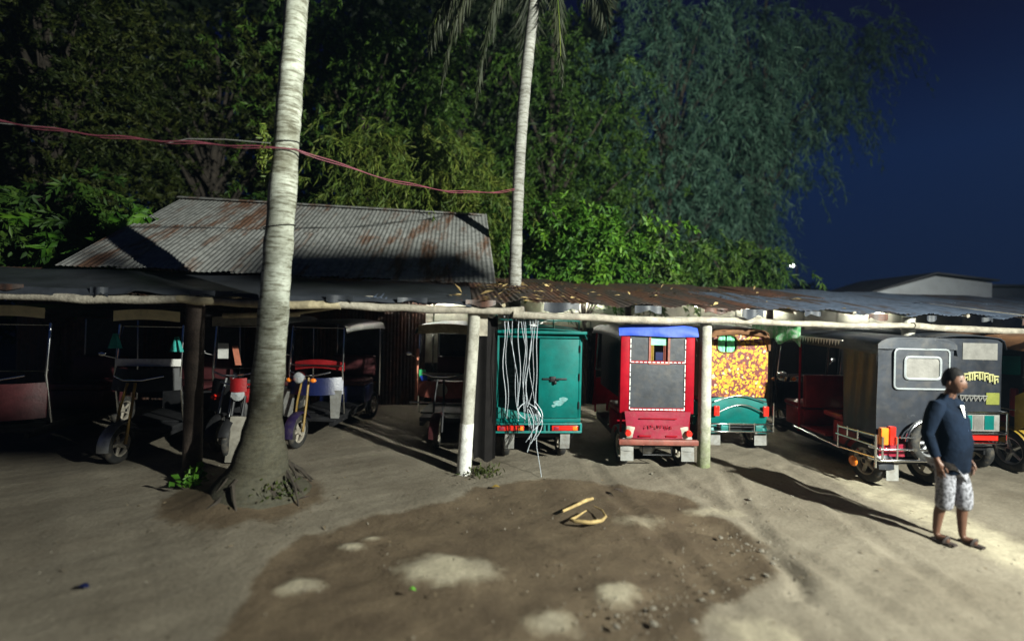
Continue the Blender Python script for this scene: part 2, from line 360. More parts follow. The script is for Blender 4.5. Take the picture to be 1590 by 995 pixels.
    def build(s, name, mat, parent=None, loc=None, rot=None):
        me = bpy.data.meshes.new(name); me.from_pydata(s.v, [], s.f); me.update()
        bm = bmesh.new(); bm.from_mesh(me); bmesh.ops.recalc_face_normals(bm, faces=bm.faces); bm.to_mesh(me); bm.free()
        me.polygons.foreach_set('use_smooth', s.sm)
        if any(s.sm):
            try: me.set_sharp_from_angle(angle=R(45))
            except Exception: pass
        me.materials.append(MATS[mat] if isinstance(mat, str) else mat)
        o = bpy.data.objects.new(name, me); COL.objects.link(o)
        if parent: o.parent = parent
        if loc: o.location = loc
        if rot: o.rotation_euler = rot
        return o

def tag(o, label, cat, group=None, kind=None):
    if label: o['label'] = label
    if cat: o['category'] = cat
    if group: o['group'] = group
    if kind: o['kind'] = kind
    return o
def thing(name, label, cat, loc=(0, 0, 0), rz=0, group=None):
    o = bpy.data.objects.new(name, None); COL.objects.link(o); o.location = loc; o.rotation_euler = (0, 0, rz); o.empty_display_size = .2
    return tag(o, label, cat, group)
def dup(o, parent=None, loc=None, rot=None):
    c = o.copy(); COL.objects.link(c)
    if parent: c.parent = parent
    if loc is not None: c.location = loc
    if rot is not None: c.rotation_euler = rot
    return c
def dup_tree(o, parent=None):
    c = o.copy(); COL.objects.link(c)
    if parent is not None: c.parent = parent
    for ch in list(o.children): dup_tree(ch, c)
    return c

# ------------------------------------------------------------------ the ground
def seg_in_poly(px, py, poly):
    inside = np.zeros(px.shape, bool); n = len(poly); dist = np.full(px.shape, 1e9)
    for i in range(n):
        x0, y0 = poly[i]; x1, y1 = poly[(i + 1) % n]
        c = ((y0 > py) != (y1 > py)) & (px < (x1 - x0) * (py - y0) / (y1 - y0 + 1e-12) + x0); inside ^= c
        t = np.clip(((px - x0) * (x1 - x0) + (py - y0) * (y1 - y0)) / ((x1 - x0) ** 2 + (y1 - y0) ** 2 + 1e-12), 0, 1)
        dist = np.minimum(dist, np.hypot(px - x0 - t * (x1 - x0), py - y0 - t * (y1 - y0)))
    return np.where(inside, dist, -dist)
def wob(x, y, f, s):
    return (np.sin(x * f + s) * np.cos(y * f * 1.3 + s * 2.1) + np.sin((x + y) * f * 1.9 + s * .7) * .5 + np.sin((x * .6 - y) * f * 3.3 + s * 1.3) * .3) / 1.8
WET = [(-1.9, 2.0), (-1.84, 2.93), (-1.93, 3.21), (-2.06, 3.59), (-2.02, 3.97), (-1.84, 4.32), (-1.51, 4.62), (-1.04, 4.91), (-.54, 5.14), (-.44, 5.64), (.09, 5.75), (.5, 5.84), (1.41, 5.78), (2.11, 5.46), (2.19, 4.92), (2.36, 4.57), (2.5, 4.29), (2.37, 3.94), (1.96, 3.57), (1.54, 3.33), (1.3, 3.03), (1.2, 2)]
DRY = [(-.5, 3.84, .42, .22, 1.), (-1.61, 3.56, .16, .12, .8), (-1.44, 4.16, .14, .09, .9), (-1.28, 4.3, .1, .05, .8), (.88, 3.53, .17, .16, .8), (.33, 3.22, .2, .18, .6), (1.4, 4.8, .34, .18, .5), (2.3, 5.0, .4, .12, .6), (1.75, 3.05, .3, .3, .7)]
def build_ground():
    fx = np.arange(-8.5, 10.5, .05); fy = np.arange(1.8, 10., .05)
    gx = np.concatenate([[-150, -80, -40, -22, -14, -10.5, -9.2], fx, [11, 12, 14, 18, 25, 45, 90, 160]])
    gy = np.concatenate([[-60, -25, -10, -4, -1, .5, 1.3], fy, [10.4, 11, 12, 14, 18, 26, 40, 80, 180]])
    X, Y = np.meshgrid(gx, gy, indexing='ij'); x = X.ravel(); y = Y.ravel()
    d = seg_in_poly(x + .09 * wob(x, y, 3.1, 1.), y + .09 * wob(x, y, 3.7, 2.), WET)
    wet = np.clip(.5 + d * 3.2, 0, 1)
    pale = np.zeros_like(x)
    for cx, cy, rx, ry, a in DRY:
        q = np.hypot((x - cx + .05 * wob(x, y, 9, cx)) / rx, (y - cy + .05 * wob(x, y, 8, cy)) / ry)
        pale = np.maximum(pale, a * np.clip(1.45 - q, 0, 1)); wet *= 1 - np.clip(1.3 - q, 0, 1) * a
    strip = np.clip(1 - np.abs(x - 4.75 - .06 * wob(x, y, 1.7, 3)) / .5, 0, 1) * .95 * np.clip((y - 3.4) / 1., .0, 1)  # warm lit strip of yard, its brightness painted into the pale mask
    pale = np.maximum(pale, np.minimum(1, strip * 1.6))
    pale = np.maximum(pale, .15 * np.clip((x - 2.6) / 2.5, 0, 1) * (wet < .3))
    dark = np.minimum(1, 1.5 * np.exp(-(((x + 2.95) / .75) ** 2 + ((y - 5.05) / .6) ** 2)))                 # leaf-mould round the palm's foot
    wet = np.maximum(wet, dark * 1.15); pale *= 1 - dark
    near = (x > -9) & (x < 11) & (y > 1.5) & (y < 10.4)
    z = np.where(near, .018 * wob(x, y, 2.3, .4) + .008 * wob(x, y, 7.1, 1.4) + .004 * wob(x, y, 17, .2), 0)
    z -= np.where(near, .035 * np.clip(d * 4, 0, 1) * (1 - np.minimum(1, pale * 1.2)), 0)
    rim = np.exp(-((np.hypot(x - 1.75, y - 4.0) - .72) / .07) ** 2) * (x > 1.9) * (y < 4.7) * (y > 3.5)   # broken kerb of the pothole
    z -= .05 * rim
    z += np.where(near, .24 * np.exp(-(((x + 2.92) / .42) ** 2 + ((y - 5.1) / .36) ** 2)) + .05 * np.exp(-(((x + 2.95) / .8) ** 2 + ((y - 5.0) / .6) ** 2)), 0)
    for tx, k in ((3.0, .05), (3.95, .03), (1.2, -.04), (2.2, -.05)):     # shallow wheel ruts leading out of the bays
        dx = x - tx - k * (y - 6.5) * 4 - .05 * np.sin(y * 1.7 + tx); z += np.where(near & (y < 6.6), (-.02 * np.exp(-(dx / .09) ** 2) + .012 * np.exp(-((np.abs(dx) - .16) / .06) ** 2)) * np.clip((y - 2.6) / 1.2, 0, 1), 0)
    n0, n1 = len(gx), len(gy)
    ii, jj = np.meshgrid(np.arange(n0 - 1), np.arange(n1 - 1), indexing='ij'); a = (ii * n1 + jj).ravel()
    quads = np.stack([a, a + n1, a + n1 + 1, a + 1], 1)
    me = bpy.data.meshes.new('ground'); me.vertices.add(len(x)); me.vertices.foreach_set('co', np.stack([x, y, z], 1).ravel())
    me.loops.add(quads.size); me.loops.foreach_set('vertex_index', quads.ravel())
    me.polygons.add(len(quads)); me.polygons.foreach_set('loop_start', np.arange(0, quads.size, 4)); me.polygons.foreach_set('use_smooth', np.ones(len(quads), bool))
    me.update(calc_edges=True)
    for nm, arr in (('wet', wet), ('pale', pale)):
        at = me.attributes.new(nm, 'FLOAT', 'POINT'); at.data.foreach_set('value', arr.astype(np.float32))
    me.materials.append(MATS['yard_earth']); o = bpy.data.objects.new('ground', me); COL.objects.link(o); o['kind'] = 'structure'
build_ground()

# ------------------------------------------------------------------ the sheds
SA = math.atan(.1228)
SHED0 = (-.6, 6.05, 0)
def shed_to_world(lx, ly):
    c, s = math.cos(SA), math.sin(SA); return (SHED0[0] + c * lx - s * ly, SHED0[1] + s * lx + c * ly)
def corrugated(wd, ln, pitch=.076, amp=.006, rows=3, ripple=0., seed=0):
    n = int(wd / pitch * 6); rr = random.Random(seed); ph = rr.random() * 6
    ed = [rr.uniform(-.03, .03) for _ in range(n + 1)]
    def fn(u, v):
        x = (u - .5) * wd; y = v * ln; k = int(round(u * n))
        z = amp * math.sin(2 * math.pi * x / pitch) + ripple * math.sin(x * 5 + ph) * (1 - v) + ripple * .6 * math.sin(x * 11 + ph * 2) * (1 - v) ** 2
        return (x, y + (ed[k] * .3 if v == 0 else 0), z)
    return MB().slab(fn, n, rows, (0, 0, -.004))
shed = thing('vehicle_shed', 'long open lean-to shed of tin sheets on round posts', 'shed', SHED0, SA)
def post(lx, ly, h, r, mat, base=None, baseh=.6, lean=(0, 0), basemat=None, parent=shed):
    pts = [(lean[0] * t, lean[1] * t, h * t) for t in (0, .15, .3, .5, .7, .85, 1)]
    rr = random.Random(int(lx * 10)); rs = [r * (1.08 - .12 * i / 6 + rr.uniform(-.03, .03)) for i in range(7)]
    o = MB().tube(pts, rs, 16).build('post', mat, parent, (lx, ly, -.02))
    if base:
        b = MB().tube([(0, 0, 0), (lean[0] * baseh / h, lean[1] * baseh / h, baseh)], [rs[0] * 1.04, rs[2] * 1.05], 16).build('painted_base', base, o)
    return o
p1 = post(0, 0, 2.22, .085, 'pale_post', 'whitewash', .68, (.10, 0)); p1['label'] = 'round post with whitewashed foot'
p2 = post(3.42, 0, 2.18, .083, 'mossy_post', None, .3, (-.01, 0)); p2['label'] = 'round post with mossy green foot'
post(6.75, .05, 2.22, .085, 'concrete_post')
post(-3.38, .0, 2.2, .10, 'dark_wood'); post(-6.9, 0, 2.2, .09, 'dark_wood'); post(10, 0, 2.1, .09, 'concrete_post')
for lx in (-6.8, -3.2, .2, 3.5, 6.8): post(lx, 3.2, 2.6, .07, 'dark_wood')
# front beam, in spliced lengths
def pole(x0, x1, z0, z1, y, r, mat, sag=.02, seed=0, flat=.75):
    rr = random.Random(seed); n = 8
    pts = [(x0 + (x1 - x0) * i / n, y + rr.uniform(-.015, .015), z0 + (z1 - z0) * i / n + rr.uniform(-.012, .012) - sag * math.sin(math.pi * i / n)) for i in range(n + 1)]
    m = MB().tube(pts, [r * rr.uniform(.9, 1.1) for _ in pts], 10); return m
for i, (x0, x1, z0, z1, r, mt) in enumerate([(-9.2, -5.6, 2.29, 2.27, .06, 'white_paint'), (-5.75, -3.3, 2.245, 2.235, .055, 'grey_timber'), (-3.5, -1.6, 2.235, 2.2, .055, 'bamboo'), (-1.75, .75, 2.215, 2.18, .052, 'grey_timber'), (.6, 3.5, 2.14, 2.10, .05, 'grey_timber'), (3.35, 6.8, 2.105, 2.09, .045, 'grey_timber'), (6.6, 10.2, 2.08, 2.0, .05, 'grey_timber')]):
    pole(x0, x1, z0, z1, -.13 if i % 2 else -.15, r, mt, seed=i).build('beam', mt, shed)
# hanging bracket planks beside the first post
MB().box(.16, .28, .02, .05, 1.83, 2.17).build('plank', 'grey_timber', shed)
MB().box(-.03, .1, -.09, .06, 2.235, 2.30, .008).build('plank', 'whitewash', shed)
MB().box(-1.32, -1.2, -.08, .06, 2.25, 2.33, .008).build('plank', 'grey_timber', shed)
MB().slab(lambda u, v: (.13 + .30 * u, .12 + .03 * math.sin(u * 9), .12 + 1.98 * v + .03 * math.sin(u * 7)), 8, 6, (0, .01, 0)).build('shade_screen', 'shade_black', shed)  # added dark sheet, fills the shadow between first post and teal rickshaw
# rafters under the roof
for i, lx in enumerate((-8, -6.2, -4.6, -2.9, -1.9, -.9, .5, 1.5, 2.5, 3.6, 4.6, 5.6, 6.6, 7.7, 8.8)):
    MB().tube([(lx + random.uniform(-.1, .1), -.08 + random.uniform(-.06, .04), 2.25), (lx, 3.2, 2.68)], .03, 7).build('rafter', 'bamboo' if i % 3 == 0 else 'grey_timber', shed)
for ly, z in ((1.1, 2.38), (2.2, 2.52)):
    MB().tube([(-8.6, ly, z), (10.2, ly, z)], .035, 7).build('purlin', 'grey_timber', shed)
# a loose bamboo strut slanting under the roof
MB().tube([(-2.5, .35, 2.05), (-1.55, .05, 2.2)], .025, 8).build('strut', 'bamboo', shed)
MB().tube([(-3.2, .3, 2.03), (-2.25, .35, 2.07)], .035, 8).build('strut', 'bamboo', shed)
# right-hand roof: single corrugated sheets with ragged overlaps
sheetR = [corrugated(.92, 1.95, seed=k, ripple=.022, rows=4) for k in range(4)]
meshR = None
ms = []
for k in range(4):
    o = sheetR[k].build('roof_sheet', 'tin_blue' if k % 2 else 'tin_brown', shed); ms.append(o)
slope = math.atan((2.80 - 2.27) / 3.5)
first = [True] * 4; idx = 0
rr = random.Random(5)
for row in (1, 0):
    lx = .1; c = 0
    while lx < 13.5:
        k = rr.randrange(2) * 2 + (1 if (lx > 3.6 and row == 0) or lx > 6 else 0)
        ly = (-.16 if row == 0 else 1.5) + rr.uniform(-.07, .07)
        z = 2.29 - .008 * lx + (ly + .2) * math.tan(slope) + (.012 if row == 0 else .0) + (.006 if c % 2 else 0)
        rot = (slope + rr.uniform(-.012, .012), rr.uniform(-.014, .014), rr.uniform(-.025, .025))
        if first[k]: o = ms[k]; first[k] = False; o.location = (lx + .42, ly, z); o.rotation_euler = rot
        else: o = dup(ms[k], shed, (lx + .42, ly, z), rot)
        lx += .80; c += 1
# left-hand roof sheets, mostly hidden below the black sheeting
for c in range(11):
    o = dup(ms[c % 4], shed, (-8.6 + c * .82, -.1 + rr.uniform(-.05, .05), 2.33 - .006 * c + (.006 if c % 2 else 0)), (R(11), 0, rr.uniform(-.02, .02)))
for k in range(20):
    lx = -8.4 + k * .95 + rr.uniform(-.3, .3); wd = rr.uniform(.12, .5); dz = rr.uniform(.06, .15)
    MB().slab(lambda u, v: (lx + wd * u, -.20 - .02 * math.sin(u * 7 + k), 2.33 - .010 * (lx + 2) - dz * v * (.5 + .5 * abs(math.sin(u * 3.3 + k)))), 10, 3, (0, .004, 0)).build('eave_scrap', 'black_tarp' if k % 3 else 'tin_brown', shed)
# ---- the higher tin-roofed shed behind
hall = thing('tin_roofed_shed', 'higher shed behind with rust streaked grey corrugated roof', 'shed', SHED0, SA)
E0, E1, Z0, Z1 = .93, 3.65, 2.66, 4.24
hs = math.atan((Z1 - Z0) / (E1 - E0)); hl = math.hypot(E1 - E0, Z1 - Z0)
hm = [corrugated(.84, hl / 2 + .12, seed=20 + k, ripple=.008, rows=3).build('roof_sheet', 'tin_grey', hall) for k in range(2)]
cnt = 0
for row in (1, 0):
    for c in range(8):
        lx = -5.25 + c * .755; off = row * hl / 2
        ly = E0 + off * math.cos(hs) - (.04 if row == 0 else 0); z = Z0 + off * math.sin(hs) + (.014 if row == 0 else 0) + (.006 if c % 2 else 0) - .012 * c * (1 if row == 0 else .6)
        rot = (hs, rr.uniform(-.008, .008), rr.uniform(-.012, .012))
        if cnt < 2: o = hm[cnt]; o.location = (lx, ly, z); o.rotation_euler = rot
        else: o = dup(hm[cnt % 2], hall, (lx, ly, z), rot)
        cnt += 1
MB().slab(lambda u, v: (-5.65 + u * 6.05, E1 - .12 + v * .24, Z1 + .02 + .05 * (1 - (2 * v - 1) ** 2) - .07 * u), 8, 4, (0, 0, -.006)).build('ridge_cap', 'tin_grey', hall)
MB().slab(lambda u, v: (-5.65 + u * 6.05, E1 + v * 2.6, Z1 - .02 - v * 1.5 - .07 * u), 8, 4, (0, 0, -.006)).build('rear_roof_sheet', 'tin_brown', hall)
for lx in (-5.55, .3):
    MB().prism([(lx, E0 + .6, 2.75), (lx, E1, Z1 - .14), (lx, E1 + 2.2, 2.9), (lx, E1 + 2.2, 2.75)], (.05, 0, 0)).build('gable_wall', 'dark_wood', hall)
bw = corrugated(.95, 2.5, seed=40, rows=2).build('wall_sheet', 'tin_brown', hall, (-8.5, 4.2, .02), (R(90), 0, 0))
for c in range(1, 9): dup(bw, hall, (-8.5 + c * .9, 4.2 + (.02 if c % 2 else 0), .02), (R(90), 0, 0))
# ---- black plastic sheeting over the left-hand eave
def tarp(u, v):
    lx = -9. + u * 9.05; q = math.sin(lx * 2.1) * .5 + math.sin(lx * 5.3 + 1) * .3 + math.sin(lx * 11.7) * .2
    if v > .35: t = (v - .35) / .65; ly = -.14 + t * 1.14; z = 2.40 + t * .27 - .006 * (lx + 9) + .015 * math.sin(lx * 3 + t * 4) - .006 * (lx + 9)
    else: t = 1 - v / .35; ly = -.14 - .05 * t + .03 * q * t; z = 2.40 - .012 * (lx + 9) - (.055 + .05 * q + .03 * (lx < -4)) * t
    return (lx, ly, z)
tag(MB().slab(tarp, 120, 10, (0, .004, -.006)).build('plastic_sheeting', 'black_tarp', None, SHED0, (0, 0, SA)), 'torn black plastic sheeting draped along the left eave of the shed', 'tarpaulin')

# dry leaves and rubbish on the roofs
def leaves_mesh(pos, nrm, dirs, length, width, name, mat, parent=None):
    """folded diamond leaves: pos/dirs/nrm Nx3, length/width N"""
    dirs = dirs / np.linalg.norm(dirs, axis=1, keepdims=True); side = np.cross(dirs, nrm); sn = np.linalg.norm(side, axis=1, keepdims=True); side = side / np.maximum(sn, 1e-6)
    up = np.cross(side, dirs); L = length[:, None]; W = width[:, None]
    mid = pos + dirs * L * .45 - up * W * .15
    V = np.stack([pos, mid + side * W * .5 + up * W * .25, pos + dirs * L - up * L * .08, mid - side * W * .5 + up * W * .25], 1).reshape(-1, 3)
    n = len(pos); me = bpy.data.meshes.new(name); me.vertices.add(4 * n); me.vertices.foreach_set('co', V.astype(np.float32).ravel())
    b = np.arange(n) * 4; T = np.stack([b, b + 1, b + 2, b, b + 2, b + 3], 1).reshape(-1)
    me.loops.add(len(T)); me.loops.foreach_set('vertex_index', T); me.polygons.add(2 * n); me.polygons.foreach_set('loop_start', np.arange(0, len(T), 3)); me.update(calc_edges=True)
    me.materials.append(MATS[mat]); o = bpy.data.objects.new(name, me); COL.objects.link(o)
    if parent: o.parent = parent
    return o
def roof_litter():
    n = 170; lx = np.concatenate([rng.normal(.7, .6, 120), rng.uniform(0, 6, 50)]); ly = rng.uniform(-.3, 2.6, n)
    c, s = math.cos(SA), math.sin(SA); x = SHED0[0] + c * lx - s * ly; y = SHED0[1] + s * lx + c * ly; z = 2.32 - .008 * lx + (ly + .2) * math.tan(slope) + rng.uniform(.0, .03, n)
    d = rng.normal(0, 1, (n, 3)); d[:, 2] *= .15
    o = leaves_mesh(np.stack([x, y, z], 1), np.tile([0, 0, 1.], (n, 1)) + rng.normal(0, .3, (n, 3)), d, rng.uniform(.05, .22, n), rng.uniform(.02, .06, n), 'roof_leaf_litter', 'dry_palm'); o['kind'] = 'stuff'
roof_litter()
# ---- pale wall and tube light at the back of the right-hand bays
rw = thing('rear_wall', 'pale lit wall at the back of the right bays', 'wall', SHED0, SA)
for c in range(-3, 16):
    lo_z = .95 if c in (-3, -2) else 1.8; MB().box(1.2 + c * .92 + (.45 if c == -3 else 0), 2.09 + c * .92, 4.3, 4.34, lo_z, 2.72, .006).build('wall_panel', 'rear_wall_pale', rw); MB().box(1.2 + c * .92, 2.09 + c * .92, 4.29, 4.33, 0, lo_z - .01, .006).build('wall_panel', 'shade_black', rw)  # lower panels near-black: darkness of the bays put into the wall colour
def tube_light(lx, ly, z, label):
    t = thing('tube_light', label, 'lamp', (*shed_to_world(lx, ly), z), SA, 'tube lights under the shed roof')
    MB().lathe([(.0, -.6), (.014, -.6), (.014, .6), (.0, .6)], (0, 0, 0), 'x', 10).build('glass_tube', 'tube_glow', t)
    MB().box(-.64, .64, .0, .04, .018, .06, .005).build('fitting', 'white_paint', t)
    MB().tube([(0, .02, .06), (0, .02, .35)], .006, 6).build('hanger', 'dark_steel', t)
tube_light(2.6, 4.14, 2.46, 'lit tube light on the rear wall behind the red rickshaw')
tube_light(5.6, 3.15, 2.36, 'lit tube light under the roof beyond the yellow print rickshaw')

tube_light(7.4, 4.14, 2.46, 'lit tube light on the rear wall behind the black hooded rickshaw')
tube_light(-.55, 4.14, 2.46, 'lit tube light on the rear wall behind the whitewashed post')
tube_light(10.3, 4.14, 2.42, 'lit tube light on the rear wall behind the lettered rickshaw')
tag(MB().slab(lambda u, v: (4.58 + .03 * math.sin(u * 14), 7.15 + 1.5 * u, 1.70 + .10 * math.sin(u * 9) ** 2 + (.42 - .10 * math.sin(u * 9) ** 2) * v), 24, 4, (.004, 0, 0)).build('glow_sheet', 'thin_green_sheet'), 'added thin pale green sheet standing in for the glow between the printed and black rickshaws', 'plastic sheet')  # added sheet, carries the white-green glow under the right-hand roof
# ------------------------------------------------------------------ floodlight on a pole (just outside the view)
fl = thing('street_lamp', 'tall steel pole with a floodlight facing the yard', 'street lamp', (7.25, -.75, 0))
MB().tube([(0, 0, 0), (0, 0, 5.3)], [.06, .045], 12).build('pole', 'dull_steel', fl)
MB().tube([(0, 0, 5.15), (-.2, .25, 5.25)], .025, 8).build('arm', 'dull_steel', fl)
MB().box(-.42, -.08, .2, .5, 5.17, 5.24, .01).build('lamp_head', 'dull_steel', fl)
ld = bpy.data.lights.new('lamp_light', 'SPOT'); ld.energy = LAMP_W; ld.color = (.97, 1., .89); ld.shadow_soft_size = .07; ld.spot_size = R(158); ld.spot_blend = 1.0
lo = bpy.data.objects.new('lamp_light', ld); COL.objects.link(lo); lo.parent = fl; lo.location = (LAMP_POS[0] - 7.25, LAMP_POS[1] + .75, LAMP_POS[2])
lo.rotation_euler = Vector((-7, 8, .3)).to_track_quat('-Z', 'Y').to_euler()

sb = thing('shade_boards', 'added tin boards on the lamp pole shading the roof and left bays', 'light_blocker', (7.25, -.75, 0))  # added out-of-view boards, shaped to shade the roof, trunk and left bays
MB().prism([(-1.70, 1.85, 4.50), (-2.30, 1.69, 4.45), (-2.40, 1.66, 4.52), (-2.24, 1.71, 4.665), (-1.70, 1.85, 4.69)], (.02, .03, 0)).build('upper_board', 'dull_steel', sb)
MB().prism([(-2.68, 1.68, 3.98), (-3.35, 1.65, 3.98), (-3.35, 1.65, 4.13), (-2.82, 1.68, 4.13), (-2.81, 1.68, 4.62), (-2.68, 1.68, 4.62)], (.0, .03, 0)).build('lower_board', 'dull_steel', sb)
for a_, b_ in (((0, 0, 4.9), (-1.75, 1.87, 4.69)), ((0, 0, 4.75), (-2.75, 1.68, 4.36)), ((-1.75, 1.87, 4.69), (-2.76, 1.68, 4.36)), ((-1.95, 1.80, 4.68), (-2.9, 1.68, 4.13))): MB().tube([a_, b_], .008, 6).build('bracket', 'dark_steel', sb)

# ------------------------------------------------------------------ rickshaw kit
def wheel(parent, c, r=.26, wd=.1, rim='rim_dusty', name='wheel', rot=None, spokes=5):
    pr = [(r * .66, -wd * .42), (r * .80, -wd * .5), (r * .94, -wd * .42), (r, -wd * .2), (r, wd * .2), (r * .94, wd * .42), (r * .80, wd * .5), (r * .66, wd * .42)]
    o = MB().lathe(pr, (0, 0, 0), 'x', 28, True).build(name, 'tyre_rubber', parent, c, rot)
    m = MB().lathe([(r * .67, -wd * .36), (r * .6, -wd * .3), (r * .56, 0), (r * .6, wd * .3), (r * .67, wd * .36)], (0, 0, 0), 'x', 28, True)
    m.lathe([(0, -wd * .42), (r * .17, -wd * .42), (r * .2, 0), (r * .17, wd * .42), (0, wd * .42)], (0, 0, 0), 'x', 14)
    for k in range(spokes):
        a = 2 * math.pi * k / spokes; m.tube([(0, r * .1 * math.cos(a), r * .1 * math.sin(a)), (0, r * .6 * math.cos(a), r * .6 * math.sin(a))], [r * .1, r * .07], 6)
    m.build('rim', rim, o); return o
def mudguard(parent, c, r, wd, mat, a0=10, a1=170, tilt=0):
    def fn(u, v):
        a = R(a0 + (a1 - a0) * u); k = 1 - .06 * (2 * v - 1) ** 2; return (c[0] + (v - .5) * wd, c[1] + r * k * math.cos(a), c[2] + r * k * math.sin(a))
    return MB().slab(fn, 14, 4, (0, 0, -.006)).build('mudguard', mat, parent)
def canopy(parent, W, y0, y1, z, mat, drop=.14, arch=.05, name='canopy', yarch=.03):
    def fn(u, v):
        a = (u - .5) * 2; x = a * W / 2; k = abs(a)
        zz = z - arch * a * a - (drop * ((k - .86) / .14) ** 1.6 if k > .86 else 0)
        if k > .86: x = math.copysign(W / 2 * (.86 + .14 * math.sin((k - .86) / .14 * math.pi / 2) * 1.0), a)
        zz -= yarch * (2 * v - 1) ** 4
        return (x, y0 + (y1 - y0) * v, zz)
    return MB().slab(fn, 24, 8, (0, 0, -.012)).build(name, mat, parent)
def rail(parent, pts, r=.012, mat='chrome', name='rail'):
    return MB().tube(pts, r, 8).build(name, mat, parent)
def base(root, W, L, body, rimm='rim_dusty', posts='chrome', seat='red_vinyl', top=1.9, y_rear=.3, wr=.25, roof_l=None):
    """chassis, wheels, posts, seats, fork shared by every three-wheeler; rear at y=0, front at +y"""
    h = W / 2
    m = MB().box(-h + .1, h - .1, .05, L - .55, .30, .37, .01); m.box(-h + .12, -h + .18, .05, L - .5, .24, .30); m.box(h - .18, h - .12, .05, L - .5, .24, .30)
    m.box(-h + .05, h - .05, y_rear - .03, y_rear + .03, wr - .03, wr + .03, .01)
    m.build('chassis', 'dark_steel', root)
    for s in (-1, 1): wheel(root, (s * (h - .1), y_rear, wr), wr, .11, rimm)
    wheel(root, (0, L - .12, .25), .25, .09, rimm)
    for s in (-1, 1):
        for y in (.06, L - .75):
            rail(root, [(s * (h - .04), y, .4), (s * (h - .04), y + (.1 if y > 1 else 0), 1.1), (s * (h - .05), y + (.03 if y > 1 else 0), top)], .016, posts, 'post')
    MB().box(-h + .06, h - .06, .35, .85, .70, .80, .03).build('seat', seat, root)
    MB().box(-h + .06, h - .06, .24, .34, .80, 1.22, .03).build('seat_back', seat, root)
    MB().box(-h + .06, h - .06, .35, .82, .38, .69, .01).build('seat_base', body, root)
    MB().box(-h + .06, h - .06, .86, L - .8, .375, .40, .004).build('floor', 'dark_steel', root)
def front_end(root, W, L, body, fender, lamp=True, fork='yellow_paint', steer=0., lampz=1.05, band=None, glass_z=1.15, shieldz=(.5, 1.0), top=1.88, shield=True):
    h = W / 2; c, s = math.cos(steer), math.sin(steer); yw = L - .12
    for k in (-1, 1):
        rail(root, [(k * .075, yw, .25), (k * .075, yw - .1, .7), (k * .05, yw - .2, 1.05)], .018, fork, 'fork')
    mudguard(root, (0, yw, .25), .31, .15, fender, -5, 150)
    rail(root, [(-.33, yw - .35, 1.12), (-.12, yw - .22, 1.08), (.12, yw - .22, 1.08), (.33, yw - .35, 1.12)], .014, 'chrome', 'handlebar')
    if lamp:
        hl_ = MB().lathe([(0, -.09), (.05, -.08), (.085, -.02), (.092, .03), (.085, .035)], (0, yw - .02, lampz), 'y', 20).build('headlight', 'chrome', root)
        MB().lathe([(.084, .03), (.06, .045), (0, .052)], (0, yw - .02, lampz), 'y', 20).build('lens', 'lamp_glass', hl_)
        for k in (-1, 1): MB().ball((k * .19, yw - .06, lampz - .05), (.05, .035, .035)).build('indicator', 'orange_lamp', root)
    if shield:
        def sh(u, v):
            a = (u - .5) * 2; return (a * h * (.98 - .05 * v), L - .62 + .22 * (1 - a * a) - .05 * v, shieldz[0] + (shieldz[1] - shieldz[0]) * v)
        MB().slab(sh, 12, 6, (0, -.012, 0)).build('front_panel', body, root)
    rail(root, [(-h + .05, L - .68, glass_z), (-h + .07, L - .76, top - .06), (h - .07, L - .76, top - .06), (h - .05, L - .68, glass_z), (-h + .05, L - .68, glass_z)], .014, 'chrome', 'windscreen_frame')
    if band:
        MB().box(-h + .04, h - .04, L - .66, L - .645, glass_z - .06, glass_z + .05, .004).build('windscreen_band', band, root)
    rail(root, [(h - .02, L - .7, 1.35), (h + .1, L - .62, 1.4)], .007, 'chrome', 'mirror_arm')
    MB().ball((h + .11, L - .61, 1.42), (.05, .012, .035)).build('mirror', 'chrome', root)

